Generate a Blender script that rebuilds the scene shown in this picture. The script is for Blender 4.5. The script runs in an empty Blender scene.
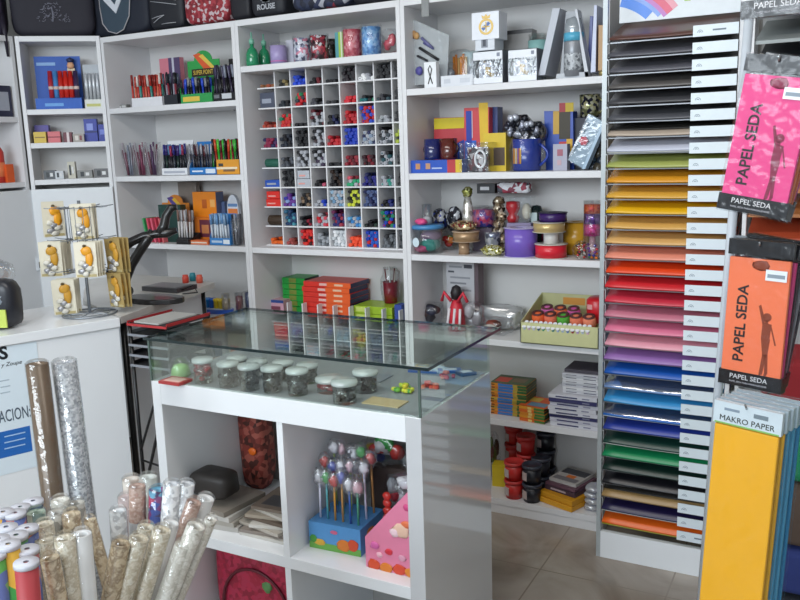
import bpy, bmesh, math, random
import numpy as np
from mathutils import Vector, Matrix
random.seed(7)
# ------------------------------------------------------------------ camera
scene = bpy.context.scene
COL = scene.collection
F_PX, PITCH, ROLL, YAW, CAM_H = 821.0, math.radians(10.5), math.radians(-1.82), math.radians(-28.3), 1.55
cF = np.array([math.sin(YAW)*math.cos(PITCH), math.cos(YAW)*math.cos(PITCH), -math.sin(PITCH)])
cR0 = np.array([math.cos(YAW), -math.sin(YAW), 0.0]); cU0 = np.cross(cR0, cF)
cR = math.cos(ROLL)*cR0+math.sin(ROLL)*cU0; cU = -math.sin(ROLL)*cR0+math.cos(ROLL)*cU0
cC = np.array([0, 0, CAM_H])
cam = bpy.data.cameras.new('camera'); camo = bpy.data.objects.new('camera', cam); COL.objects.link(camo)
cam.sensor_width = 36; cam.lens = F_PX/800*36; cam.clip_start = .05
camo.matrix_world = Matrix(((cR[0], cU[0], -cF[0], 0), (cR[1], cU[1], -cF[1], 0), (cR[2], cU[2], -cF[2], CAM_H), (0, 0, 0, 1)))
scene.camera = camo
# measuring helpers: real X for a known depth plane and height, and so on
def sx(px, Y, z):
    a = (px-400)/F_PX; k = cR-a*cF
    return -(k[1]*Y+k[2]*(z-CAM_H))/k[0]
def sz(py, X, Y):
    a = (300-py)/F_PX; k = cU-a*cF
    return CAM_H-(k[0]*X+k[1]*Y)/k[2]
def ray(px, py): return cF*F_PX+cR*(px-400)+cU*(300-py)
def atd(px, py, d): return cC+ray(px, py)*d/F_PX
def atz(px, py, z): r = ray(px, py); return cC+r*(z-CAM_H)/r[2]
def pix(p):
    v = np.array(p)-cC; d = v@cF
    return 400+F_PX*(v@cR)/d, 300-F_PX*(v@cU)/d
# ------------------------------------------------------------------ light
world = bpy.data.worlds.new('world'); scene.world = world; world.use_nodes = True
bg = world.node_tree.nodes['Background']; bg.inputs[0].default_value = (.72, .86, 1, 1); bg.inputs[1].default_value = .85
def area(name, loc, target, sxx, syy, power, col):
    l = bpy.data.lights.new(name, 'AREA'); l.shape = 'RECTANGLE'; l.size = sxx; l.size_y = syy; l.energy = power; l.color = col
    o = bpy.data.objects.new(name, l); COL.objects.link(o); o.location = loc
    o.rotation_euler = (Vector(target)-Vector(loc)).to_track_quat('-Z', 'Y').to_euler()
    return o
area('shopfront_daylight', (-1.5, -2.3, 2.35), (-1.0, 2.4, 1.4), 3.6, 1.1, 134, (.84, .93, 1))
area('ceiling_fill_light', (-1.3, 1.3, 2.76), (-1.3, 1.3, 0), 2.4, .35, 26, (1, .96, .92))  # unseen overhead fill, added for brightness without any fixture
scene.view_settings.view_transform = 'Standard'; scene.view_settings.look = 'None'
scene.view_settings.gamma = 1; scene.view_settings.use_curve_mapping = False
scene.view_settings.exposure = 0.03
# ------------------------------------------------------------------ materials
MATS = {}
def lin(h):
    h = h.lstrip('#'); c = [int(h[i:i+2], 16)/255 for i in (0, 2, 4)]
    return tuple((x/12.92 if x <= .04045 else ((x+.055)/1.055)**2.4) for x in c)
def M(hexc, rough=.5, metal=0, spec=.5, var=.04, scale=30, bump=0, coat=0):
    key = (hexc, rough, metal, spec, var, scale, bump, coat)
    if key in MATS: return MATS[key]
    m = bpy.data.materials.new('paint_'+hexc.lstrip('#')); m.use_nodes = True; nt = m.node_tree; b = nt.nodes['Principled BSDF']
    c = lin(hexc)
    b.inputs['Roughness'].default_value = rough; b.inputs['Metallic'].default_value = metal
    b.inputs['Specular IOR Level'].default_value = spec; b.inputs['Coat Weight'].default_value = coat
    if var or bump:
        n = nt.nodes.new('ShaderNodeTexNoise'); n.inputs['Scale'].default_value = scale; n.inputs['Detail'].default_value = 3
        tc = nt.nodes.new('ShaderNodeTexCoord'); nt.links.new(tc.outputs['Object'], n.inputs['Vector'])
        mx = nt.nodes.new('ShaderNodeMix'); mx.data_type = 'RGBA'
        mx.inputs[6].default_value = tuple(max(0, x*(1-2*var)) for x in c)+(1,)
        mx.inputs[7].default_value = tuple(min(1, x*(1+2*var)) for x in c)+(1,)
        nt.links.new(n.outputs['Fac'], mx.inputs[0]); nt.links.new(mx.outputs[2], b.inputs['Base Color'])
        if bump:
            bp = nt.nodes.new('ShaderNodeBump'); bp.inputs['Strength'].default_value = bump; bp.inputs['Distance'].default_value = .004
            nt.links.new(n.outputs['Fac'], bp.inputs['Height']); nt.links.new(bp.outputs['Normal'], b.inputs['Normal'])
    else:
        b.inputs['Base Color'].default_value = c+(1,)
    MATS[key] = m; return m
def MULTI(name, cols, scale=40, rough=.45, kind='voronoi', metal=0, bump=0):
    key = (name, tuple(cols), scale, rough, kind, metal)
    if key in MATS: return MATS[key]
    m = bpy.data.materials.new(name); m.use_nodes = True; nt = m.node_tree; b = nt.nodes['Principled BSDF']
    b.inputs['Roughness'].default_value = rough; b.inputs['Metallic'].default_value = metal
    tc = nt.nodes.new('ShaderNodeTexCoord')
    r = nt.nodes.new('ShaderNodeValToRGB'); r.color_ramp.interpolation = 'CONSTANT' if kind != 'noise' else 'LINEAR'
    if kind == 'voronoi':
        t = nt.nodes.new('ShaderNodeTexVoronoi'); t.inputs['Scale'].default_value = scale
        s = nt.nodes.new('ShaderNodeSeparateColor'); nt.links.new(t.outputs['Color'], s.inputs[0]); src = s.outputs[0]
    else:
        t = nt.nodes.new('ShaderNodeTexNoise'); t.inputs['Scale'].default_value = scale; t.inputs['Detail'].default_value = 5; src = t.outputs['Fac']
    nt.links.new(tc.outputs['Object'], t.inputs['Vector']); nt.links.new(src, r.inputs[0])
    el = r.color_ramp.elements
    lo, hi = (0, 1) if kind == 'voronoi' else (.3, .7)
    while len(el) < len(cols): el.new(.5)
    for i, c in enumerate(cols):
        el[i].position = lo+(hi-lo)*i/len(cols) if kind != 'noise' else lo+(hi-lo)*i/max(1, len(cols)-1); el[i].color = lin(c)+(1,)
    nt.links.new(r.outputs[0], b.inputs['Base Color'])
    if bump:
        bp = nt.nodes.new('ShaderNodeBump'); bp.inputs['Strength'].default_value = bump; bp.inputs['Distance'].default_value = .005
        nt.links.new(src, bp.inputs['Height']); nt.links.new(bp.outputs['Normal'], b.inputs['Normal'])
    MATS[key] = m; return m
def FILM(name='clear_film', tint='#fafbfc', fac=.03, edge=.36, rough=.12, bump=.25, scale=45, haze=0.0):
    """thin clear plastic or glass: see-through with a fresnel reflection"""
    key = ('film', name, tint, fac, edge, rough, bump, scale, haze)
    if key in MATS: return MATS[key]
    m = bpy.data.materials.new(name); m.use_nodes = True; nt = m.node_tree; nt.nodes.clear()
    out = nt.nodes.new('ShaderNodeOutputMaterial'); mix = nt.nodes.new('ShaderNodeMixShader')
    tr = nt.nodes.new('ShaderNodeBsdfTransparent'); tr.inputs[0].default_value = lin(tint)+(1,)
    gl = nt.nodes.new('ShaderNodeBsdfGlossy'); gl.inputs['Roughness'].default_value = rough; gl.inputs[0].default_value = (1, 1, 1, 1)
    lw = nt.nodes.new('ShaderNodeLayerWeight'); lw.inputs[0].default_value = .35
    mr = nt.nodes.new('ShaderNodeMapRange'); mr.inputs[3].default_value = fac; mr.inputs[4].default_value = edge
    nt.links.new(lw.outputs['Fresnel'], mr.inputs[0]); nt.links.new(mr.outputs[0], mix.inputs[0])
    src = tr.outputs[0]
    if haze:
        df = nt.nodes.new('ShaderNodeBsdfDiffuse'); df.inputs[0].default_value = (.85, .88, .9, 1)
        mh = nt.nodes.new('ShaderNodeMixShader'); mh.inputs[0].default_value = haze
        nt.links.new(tr.outputs[0], mh.inputs[1]); nt.links.new(df.outputs[0], mh.inputs[2]); src = mh.outputs[0]
    nt.links.new(src, mix.inputs[1]); nt.links.new(gl.outputs[0], mix.inputs[2]); nt.links.new(mix.outputs[0], out.inputs[0])
    if bump:
        tc = nt.nodes.new('ShaderNodeTexCoord'); n = nt.nodes.new('ShaderNodeTexNoise'); n.inputs['Scale'].default_value = scale
        nt.links.new(tc.outputs['Object'], n.inputs['Vector'])
        bp = nt.nodes.new('ShaderNodeBump'); bp.inputs['Strength'].default_value = bump; bp.inputs['Distance'].default_value = .01
        nt.links.new(n.outputs['Fac'], bp.inputs['Height']); nt.links.new(bp.outputs['Normal'], gl.inputs['Normal'])
    MATS[key] = m; return m
def FLOORMAT():
    m = bpy.data.materials.new('brown_marble_tile'); m.use_nodes = True; nt = m.node_tree; b = nt.nodes['Principled BSDF']
    tc = nt.nodes.new('ShaderNodeTexCoord')
    n = nt.nodes.new('ShaderNodeTexNoise'); n.inputs['Scale'].default_value = 2.6; n.inputs['Detail'].default_value = 8; n.inputs['Distortion'].default_value = 1.2
    nt.links.new(tc.outputs['Object'], n.inputs['Vector'])
    r = nt.nodes.new('ShaderNodeValToRGB'); e = r.color_ramp.elements
    e[0].position = .3; e[0].color = lin('#83766a')+(1,); e[1].position = .72; e[1].color = lin('#b8aea2')+(1,)
    x = e.new(.48); x.color = lin('#9e9387')+(1,)
    nt.links.new(n.outputs['Fac'], r.inputs[0])
    br = nt.nodes.new('ShaderNodeTexBrick'); br.offset = 0; br.inputs['Scale'].default_value = 1; br.inputs['Mortar Size'].default_value = .003
    br.inputs['Brick Width'].default_value = .45; br.inputs['Row Height'].default_value = .45
    nt.links.new(tc.outputs['Object'], br.inputs['Vector']); nt.links.new(r.outputs[0], br.inputs['Color1']); nt.links.new(r.outputs[0], br.inputs['Color2'])
    br.inputs['Mortar'].default_value = lin('#8e8276')+(1,)
    nt.links.new(br.outputs['Color'], b.inputs['Base Color']); b.inputs['Roughness'].default_value = .22
    return m
WHITE = M('#e2e2e4', .38, var=.015, scale=6)
WHITE2 = M('#e8ebee', .22, var=.01, scale=5)
BACK = M('#dcdad8', .5, var=.02, scale=5)
BLACK = M('#141416', .35); CHROME = M('#b9bcc0', .22, 1, var=0)
CLEAR = FILM(); GLASS = FILM('glass_pane', '#f9fdfb', .02, .25, .01, 0)
TUBP = FILM('clear_tub_plastic', '#fafbfb', .03, .28, .08, .15, 10, .0)
# ------------------------------------------------------------------ mesh builder
class MB:
    def __init__(s): s.v = []; s.f = []; s.m = []; s.mats = []; s.sm = []
    def mi(s, mat):
        if mat not in s.mats: s.mats.append(mat)
        return s.mats.index(mat)
    def add(s, vs, fs, mat, smooth=False):
        o = len(s.v); i = s.mi(mat); s.v += [tuple(map(float, v)) for v in vs]
        for f in fs: s.f.append(tuple(o+k for k in f)); s.m.append(i); s.sm.append(smooth)
        return s
    def box(s, x0, x1, y0, y1, z0, z1, mat, T=None):
        vs = [(x, y, z) for z in (z0, z1) for y in (y0, y1) for x in (x0, x1)]
        if T is not None: vs = [tuple(T @ Vector(v)) for v in vs]
        return s.add(vs, [(0, 2, 3, 1), (4, 5, 7, 6), (0, 1, 5, 4), (2, 6, 7, 3), (0, 4, 6, 2), (1, 3, 7, 5)], mat)
    def prism(s, pts, y0, y1, mat, T=None):
        n = len(pts); vs = [(p[0], y0, p[1]) for p in pts]+[(p[0], y1, p[1]) for p in pts]
        if T is not None: vs = [tuple(T @ Vector(v)) for v in vs]
        return s.add(vs, [tuple(range(n)), tuple(range(2*n-1, n-1, -1))]+[(i, (i+1) % n, n+(i+1) % n, n+i) for i in range(n)], mat)
    def zprism(s, pts, z0, z1, mat):
        n = len(pts); vs = [(p[0], p[1], z0) for p in pts]+[(p[0], p[1], z1) for p in pts]
        return s.add(vs, [tuple(range(n)), tuple(range(2*n-1, n-1, -1))]+[(i, (i+1) % n, n+(i+1) % n, n+i) for i in range(n)], mat)
    def cyl(s, p0, p1, r0, mat, r1=None, n=14, caps=True, smooth=True, capmat=None):
        r1 = r0 if r1 is None else r1; p0 = Vector(p0); p1 = Vector(p1); d = (p1-p0).normalized()
        a = d.orthogonal().normalized(); b = d.cross(a)
        vs = [p0+(a*math.cos(t)+b*math.sin(t))*r0 for t in [2*math.pi*i/n for i in range(n)]]
        vs += [p1+(a*math.cos(t)+b*math.sin(t))*r1 for t in [2*math.pi*i/n for i in range(n)]]
        s.add(vs, [(i, (i+1) % n, n+(i+1) % n, n+i) for i in range(n)], mat, smooth)
        if caps:
            s.add(vs[:n], [tuple(range(n))], capmat or mat); s.add(vs[n:], [tuple(range(n))], capmat or mat)
        return s
    def lathe(s, prof, mat, o=(0, 0, 0), n=24, smooth=True, T=None):
        vs = []; k = len(prof)
        for i in range(n):
            t = 2*math.pi*i/n
            for r, z in prof: vs.append(Vector((o[0]+r*math.cos(t), o[1]+r*math.sin(t), o[2]+z)))
        if T is not None: vs = [T @ v for v in vs]
        fs = [(i*k+j, ((i+1) % n)*k+j, ((i+1) % n)*k+j+1, i*k+j+1) for i in range(n) for j in range(k-1)]
        return s.add(vs, fs, mat, smooth)
    def tube(s, path, r, mat, n=8, flat=1.0, caps=True):
        P = [Vector(p) for p in path]; rr = r if isinstance(r, (list, tuple)) else [r]*len(P); vs = []; up = None
        for i, p in enumerate(P):
            d = (P[min(i+1, len(P)-1)]-P[max(i-1, 0)]).normalized()
            if up is None: up = d.orthogonal().normalized()
            up = (up-d*up.dot(d)).normalized(); b = d.cross(up)
            for k in range(n):
                t = 2*math.pi*k/n; vs.append(p+(up*math.cos(t)+b*math.sin(t)*flat)*rr[i])
        fs = [(i*n+k, i*n+(k+1) % n, (i+1)*n+(k+1) % n, (i+1)*n+k) for i in range(len(P)-1) for k in range(n)]
        s.add(vs, fs, mat, True)
        if caps: s.add(vs[:n], [tuple(range(n))], mat); s.add(vs[-n:], [tuple(range(n))], mat)
        return s
    def arc(s, cx, cz, r0, r1, a0, a1, y0, y1, mat, n=16):
        pts = [(cx+r1*math.cos(math.radians(a0+(a1-a0)*i/n)), cz+r1*math.sin(math.radians(a0+(a1-a0)*i/n))) for i in range(n+1)]
        q = [(cx+r0*math.cos(math.radians(a0+(a1-a0)*i/n)), cz+r0*math.sin(math.radians(a0+(a1-a0)*i/n))) for i in range(n+1)]
        for i in range(n): s.prism([pts[i], pts[i+1], q[i+1], q[i]], y0, y1, mat)
        return s
    def blob(s, c, r, mat, seed=0, amp=.18, nu=14, nv=9, power=1.0):
        rnd = random.Random(seed); ph = [rnd.uniform(0, 6.28) for _ in range(8)]; vs = []
        for j in range(nv+1):
            th = math.pi*j/nv
            for i in range(nu):
                p = 2*math.pi*i/nu
                d = [math.sin(th)*math.cos(p), math.sin(th)*math.sin(p), math.cos(th)]
                k = 1+amp*(math.sin(3*p+ph[0]+2*th)*.5+math.sin(5*p+ph[1])*math.sin(4*th+ph[2])*.5+math.sin(7*th+ph[3]+p)*.3)*math.sin(th)
                d = [math.copysign(abs(x)**power, x) for x in d]
                vs.append((c[0]+r[0]*d[0]*k, c[1]+r[1]*d[1]*k, c[2]+r[2]*d[2]*k))
        return s.add(vs, [(j*nu+i, j*nu+(i+1) % nu, (j+1)*nu+(i+1) % nu, (j+1)*nu+i) for j in range(nv) for i in range(nu)], mat, True)
    def obj(s, name, parent=None, loc=(0, 0, 0), rz=0, bevel=0, rot=None):
        me = bpy.data.meshes.new(name); me.from_pydata(s.v, [], s.f)
        for m in s.mats: me.materials.append(m)
        me.polygons.foreach_set('material_index', s.m); me.polygons.foreach_set('use_smooth', s.sm)
        bm = bmesh.new(); bm.from_mesh(me); bmesh.ops.remove_doubles(bm, verts=bm.verts, dist=1e-5)
        bmesh.ops.recalc_face_normals(bm, faces=bm.faces); bm.to_mesh(me); bm.free(); me.update()
        o = bpy.data.objects.new(name, me); COL.objects.link(o); o.parent = parent; o.location = loc
        o.rotation_euler = rot if rot else (0, 0, math.radians(rz))
        if bevel:
            b = o.modifiers.new('bevel', 'BEVEL'); b.width = bevel; b.segments = 2; b.limit_method = 'ANGLE'; b.angle_limit = math.radians(50)
        return o
def tag(o, label, cat, group=None, kind=None):
    o['label'] = label; o['category'] = cat
    if group: o['group'] = group
    if kind: o['kind'] = kind
    return o
def thing(name, label, cat, loc=(0, 0, 0), rz=0, group=None, rot=None):
    o = bpy.data.objects.new(name, None); COL.objects.link(o); o.empty_display_size = .05; o.location = loc
    o.rotation_euler = rot if rot else (0, 0, math.radians(rz)); return tag(o, label, cat, group)
def struct(o): o['kind'] = 'structure'; return o
def copy_tree(o, loc, rz=None, label=None, parent=None):
    c = o.copy(); COL.objects.link(c); c.parent = parent
    if parent is None:
        c.location = loc
        if rz is not None: c.rotation_euler = (0, 0, math.radians(rz))
        if label: c['label'] = label
    for ch in list(o.children): copy_tree(ch, None, parent=c)
    return c
def text_mesh(name, txt, size, mat, parent, loc, rot, label=None, sxy=(1, 1), shear=0, bold=0, depth=.0004, align='CENTER'):
    cu = bpy.data.curves.new(name, 'FONT'); cu.body = txt; cu.size = size; cu.extrude = depth; cu.align_x = align; cu.align_y = 'CENTER'; cu.shear = shear; cu.offset = bold
    cu.resolution_u = 3
    t = bpy.data.objects.new(name+'_curve', cu); COL.objects.link(t); bpy.context.view_layer.update()
    me = bpy.data.meshes.new_from_object(t.evaluated_get(bpy.context.evaluated_depsgraph_get()))
    bpy.data.objects.remove(t); bpy.data.curves.remove(cu)
    me.materials.clear(); me.materials.append(mat)
    o = bpy.data.objects.new(name, me); COL.objects.link(o); o.parent = parent; o.location = loc; o.rotation_euler = rot; o.scale = (sxy[0], sxy[1], 1)
    if label: o['label'] = label
    return o
H90 = math.pi/2
# ------------------------------------------------------------------ room shell
struct(MB().box(-5, 3, -4, 3.5, -.05, 0, FLOORMAT()).obj('floor'))
struct(MB().box(-5, 3, -4, 3.5, 2.9, 2.95, M('#dcdcda', .8)).obj('ceiling'))
struct(MB().box(-5, 3, 3.45, 3.5, 0, 2.9, M('#cfcdca', .8)).obj('wall_back'))
struct(MB().box(-5, -4.05, -4, 3.45, 0, 2.9, M('#cfcdca', .8)).obj('wall_left'))
struct(MB().box(1.6, 3, -4, 3.45, 0, 2.9, M('#cfcdca', .8)).obj('wall_right'))
# ------------------------------------------------------------------ shelving units
SY0, SY1 = 3.077, 3.40
def shelf_unit(label, x0, x1, ztop, zs, y0=SY0, y1=SY1, T=None, rz=0, loc=(0, 0, 0), group='white bookcase units along the wall', door=None, base=.05):
    t = thing('shelving_unit', label, 'shelving unit', loc, rz, group); w = .019
    MB().box(x0, x0+w, y0, y1-.008, 0, ztop, WHITE).obj('side_panel', t, bevel=.001)
    MB().box(x1-w, x1, y0, y1-.008, 0, ztop, WHITE).obj('side_panel', t, bevel=.001)
    MB().box(x0, x1, y1-.008, y1, 0, ztop, BACK).obj('back_panel', t)
    MB().box(x0+w, x1-w, y0, y1-.008, ztop-.026, ztop, WHITE).obj('top_board', t, bevel=.001)
    for z in zs: MB().box(x0+w, x1-w, y0+.003, y1-.008, z-.026, z, WHITE).obj('shelf', t, bevel=.001)
    if base: MB().box(x0+w, x1-w, y0+.006, y0+.022, 0, zs[-1]-.026, WHITE).obj('plinth', t)
    if door: 
        d = MB().box(x0+.003, x1-.003, y0-.02, y0-.002, .05, door, WHITE2).obj('cupboard_door', t, bevel=.002)
    return t
TOPZ = 2.137
shelf_unit('white bookcase unit holding pen displays, left of the pigeonhole unit', -3.312, -2.464, TOPZ, [1.79, 1.45, 1.11, .76, .42, .07])
shelf_unit('white bookcase unit with small pen pigeonholes, between its two neighbours', -2.463, -1.617, TOPZ, [1.935, 1.108, .42, .07])
shelf_unit('white bookcase unit holding gift boxes, ribbons and paint pots, beside the card rack', -1.616, -.767, TOPZ, [1.785, 1.443, 1.103, .762, .42, .065])
# corner unit, turned 40 degrees
CU_O, CU_RZ = (-3.612, 2.832, 0), 40
cu_inv = Matrix.Rotation(math.radians(CU_RZ), 4, 'Z')
shelf_unit('shallow white corner bookcase holding a blue glue display, set at an angle', -.012, .385, TOPZ+.01, [1.795, 1.63, 1.447], y0=0, y1=.2, rz=CU_RZ, loc=CU_O, base=0, door=1.40)
def cl(x, y, z=0):
    v = cu_inv @ Vector((x, y, z)); return (v.x+CU_O[0], v.y+CU_O[1], z)
shelf_unit('white bookcase on the left wall, cut by the left edge of the photo', 0, .845, TOPZ+.01, [1.76, 1.44], y0=0, y1=.25, rz=90, loc=(-3.634, 1.98, 0), base=0, door=1.40)
# ------------------------------------------------------------------ generic cartons
def carton(name, label, cat, px0, px1, pyt, Y, zb, depth, col, decor=(), group=None, rz=0, side=None, rough=.4, ztop=None, bevel=.0008):
    """printed box on a shelf: its front spans px0..px1 at the plane Y, standing on height zb"""
    x0, x1 = sx(px0, Y, zb), sx(px1, Y, zb); zt = ztop or sz(pyt, (x0+x1)/2, Y)
    w, h = x1-x0, zt-zb; m = MB(); c = M(col, rough); m.box(-w/2, w/2, 0, depth, 0, h, c)
    for k, d in enumerate(decor):
        u0, u1, v0, v1, dc = d[:5]; dm = dc if not isinstance(dc, str) else M(dc, rough)
        e = .0008*(1+.4*k)
        m.box(-w/2+w*u0, -w/2+w*u1, -e, .0005, h*v0, h*v1, dm)
    if side: m.box(w/2-.0004, w/2+.0006, .001, depth-.001, .001, h-.001, M(side, rough))
    o = m.obj(name, None, ((x0+x1)/2, Y, zb), rz); return tag(o, label, cat, group)
# pens --------------------------------------------------------------
PENM = {}
def pen_mesh(body, cap, L=.14, r=.0045):
    k = (body, cap, L, r)
    if k not in PENM:
        m = MB(); m.cyl((0, 0, .0), (0, 0, L*.62), r*.92, M(body, .3), n=8); m.cyl((0, 0, L*.62), (0, 0, L), r, M(cap, .3), n=8)
        m.cyl((0, 0, -.006), (0, 0, 0), r*.25, M('#c0c0c0', .3), r1=r*.8, n=8)
        m.box(-.0012, .0012, r, r+.0015, L*.68, L*.97, M(cap, .3))
        o = m.obj('pen'); me = o.data; bpy.data.objects.remove(o); PENM[k] = me
    return PENM[k]
def pens_row(px0, px1, Y, zb, n, cols, L, label, group, r=.0045, tilt=.06, jitter=.012, rows=1, rowdy=.016, name='pen', cat='pen'):
    x0, x1 = sx(px0, Y, zb), sx(px1, Y, zb)
    for j in range(rows):
        for i in range(n):
            c = cols[(i+j) % len(cols)]; me = pen_mesh(c[0], c[1], L, r)
            o = bpy.data.objects.new(name, me); COL.objects.link(o)
            o.location = (x0+(x1-x0)*(i+.5)/n, Y+j*rowdy, zb+.008+random.uniform(0, jitter))
            o.rotation_euler = (random.uniform(-.02, .02)-.04, random.uniform(-tilt, tilt), random.uniform(0, 6))
            tag(o, '%s %s, %s from the left%s' % (cname(c[1]), label, ordn[i], '' if rows == 1 else ', front row' if j == 0 else ', back row'), cat, group)
def open_box(name, label, cat, px0, px1, Y, zb, h, depth, col, front=None, hb=None, group=None, decor=(), rz=0, mat=None):
    """tray display: low front, taller back"""
    x0, x1 = sx(px0, Y, zb), sx(px1, Y, zb); w = x1-x0; hb = hb or h; c = mat or M(col, .45); t = .0015; m = MB()
    m.box(-w/2, w/2, 0, depth, 0, t, c); m.box(-w/2, w/2, 0, t, 0, h, c if not front else M(front, .45)); m.box(-w/2, w/2, depth-t, depth, 0, hb, c)
    for s in (-1, 1):
        xa = s*w/2; m.prism([(0, 0), (depth, 0), (depth, hb), (0, h)], -t/2, t/2, c, T=Matrix.Translation((xa-s*t/2, 0, 0)) @ Matrix.Rotation(H90, 4, 'Z'))
    for k, (u0, u1, v0, v1, dc) in enumerate(decor): m.box(-w/2+w*u0, -w/2+w*u1, -.001*(1+.4*k), 0, h*v0, h*v1, M(dc, .45))
    o = m.obj(name, None, ((x0+x1)/2, Y, zb), rz); return tag(o, label, cat, group)
def bag(name, label, cat, c, r, mats_in, seed=1, group=None, film=None, n_in=5, power=.75, amp=.2):
    """crumpled clear bag with coloured contents"""
    t = thing(name, label, cat, (c[0], c[1], c[2]-r[2]), 0, group); rnd = random.Random(seed)
    MB().blob((0, 0, r[2]), r, film or CLEAR, seed, amp, 18, 12, power).obj('plastic_bag', t)
    for i in range(n_in):
        q = .45; MB().blob((rnd.uniform(-q, q)*r[0], rnd.uniform(-q, q)*r[1], r[2]*(1+rnd.uniform(-q, q))), tuple(x*rnd.uniform(.3, .5) for x in r), mats_in[i % len(mats_in)], seed+i, .25, 10, 7).obj('contents', t)
    return t
def wx(px, Y, z): return sx(px, Y, z)
# ------------------------------------------------------------------ pigeonholes
def pigeonholes(label, xs, zs, y0, y1, top_open=False, deep=None):
    t = thing('pigeonhole_rack', label, 'pigeonhole rack', (0, 0, 0)); w = .006
    for x in xs: MB().box(x-w/2, x+w/2, y0, y1, zs[0], zs[-1], WHITE).obj('divider', t)
    xl, xr = -2.412, -1.637
    for z in (zs[:-1] if top_open else zs[:-1]): MB().box(xl, xr, y0+.002, (deep or y1) if z == zs[-2] else y1, z, z+w, WHITE).obj('small_shelf', t)
    if top_open:
        for x in xs: MB().box(x-w/2, x+w/2, y0, y0+.035, zs[-1], zs[-1]+.078, WHITE).obj('divider', t)
    return t
PX = [-2.311+.0868*i for i in range(8)]
ROWZ = [1.109+.0908*k for k in range(9)]+[1.908]
pigeonholes('upper white pigeonhole rack crowded with markers, nine rows high', PX, ROWZ, 3.15, 3.385)
pigeonholes('lower white pigeonhole rack seen through the glass counter', PX, [.421, .49, .58, .67, .76], 3.15, 3.385, True)
MB_pen = {}
def marker_mesh(body, end, r, L=.13):
    k = (body, end, r)
    if k not in MB_pen:
        m = MB(); m.cyl((0, 0, 0), (0, .045, 0), r, M(end, .35), n=8); m.cyl((0, .045, 0), (0, L, 0), r*.93, M(body, .35), n=8)
        m.cyl((0, -.0025, 0), (0, 0, 0), r*.45, M(body, .35), n=8)
        o = m.obj('marker'); MB_pen[k] = o.data; bpy.data.objects.remove(o)
    return MB_pen[k]
K, N_, W_, R_, B_, G_ = '#1b1b20', '#1f2450', '#a9abb2', '#c0242c', '#1f3fb0', '#1f8060'  # W_ is white dulled to grey, the pigeonhole shade put into its colour
cells = [  # rows from the top; each (fill 0..1, colours)
 [(.2, ['#a04a30', '#8a5a3a']), (.3, ['#8a7a50', '#3a3a34']), (.45, [B_, '#2a50d0']), (.3, ['#701c28', K]), (.15, [K]), (.9, [K, '#2a2228']), (.3, [W_, '#f0f0f0']), (.95, [K, '#222226']), (.8, [K])],
 [(0, []), (.3, [K, '#2a3038']), (.7, ['#1f7a50', R_, '#3a3a44']), (.3, [K, '#44444c']), (.2, [K, '#38383c']), (.35, [R_, '#d02838']), (.25, [G_, '#206870', K]), (.25, ['#26404a', '#3a3a40']), (.6, [K])],
 [(.25, ['#8a3028', '#b04838']), (.7, [G_, R_, '#c83a2c']), (.2, [K]), (.75, ['#5a1c28', W_, K]), (.55, [N_, K]), (.6, [R_, '#a81c28']), (.95, [B_, R_, '#3050c0']), (.3, [W_, '#a0a4a8']), (.5, [K])],
 [(.5, ['#502858', '#8a2848', N_]), (.65, [K, '#262c38']), (.8, [K, '#202226']), (.8, [K, W_, '#3a2a30']), (.4, [R_, '#b02430']), (.95, [B_, '#2038a8']), (.7, [N_, W_, '#8a9ab0']), (.75, [K, W_, '#404850']), (.6, [K, '#a8b838'])],
 [(0, []), (.5, [K, '#50545c']), (.9, [K, W_]), (.8, [K, W_, '#3c3048']), (.2, [K]), (.55, ['#5a1420', '#8a2030']), (.5, ['#7a1828', '#3a1c24']), (.65, [K, W_, '#285058']), (.6, [K])],
 [(0, []), (.85, [K, '#26282c']), (0, []), (.25, ['#b8506a', K]), (.8, ['#33251f', K]), (.4, ['#d05868', '#30a070', W_]), (.6, [N_, '#2a2a80']), (.4, ['#2a9080', W_]), (.6, [K])],
 [(0, []), (.6, ['#3a3aa0', '#6a3a90', '#8aa0d0']), (.7, ['#5a4838', K, '#8a7460']), (.3, [B_, W_]), (.9, ['#90b0c8', W_, '#6a90b0']), (.85, [K, '#c8d040', '#3a3c28']), (.85, [N_, '#50608a']), (.3, ['#202a70', K]), (.5, [K])],
 [(0, []), (.8, ['#2a6080', '#1f3a60', '#4a90a0']), (.4, ['#8a1830', K]), (.6, [R_, W_, '#d0485a']), (.75, ['#6a2850', '#30306a', '#a03a4a']), (.5, ['#60a8d8', W_, '#3a80c0']), (.25, ['#23392f', K]), (.85, [R_, B_, G_, K]), (.5, [K])],
 [(.25, ['#e06020', '#e87030']), (.3, ['#7a3028', '#a04a48']), (.95, [R_, '#d83028', '#401418']), (.6, [W_, '#9a9ea4', '#60646a']), (.9, ['#e8e8ea', '#c8ccd0']), (.55, ['#e84828', '#f05838']), (.9, [B_, '#2a60c0', R_]), (.7, ['#3a3c40', '#70747a']), (.7, ['#50545a', '#30343a'])]]
edges = [-2.408]+PX+[-1.64]
ordn = ['first', 'second', 'third', 'fourth', 'fifth', 'sixth', 'seventh', 'eighth', 'ninth', 'tenth', 'eleventh', 'twelfth', 'thirteenth', 'fourteenth', 'fifteenth']
CN = {K: 'black', N_: 'navy', W_: 'white', R_: 'red', B_: 'blue', G_: 'green'}
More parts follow.
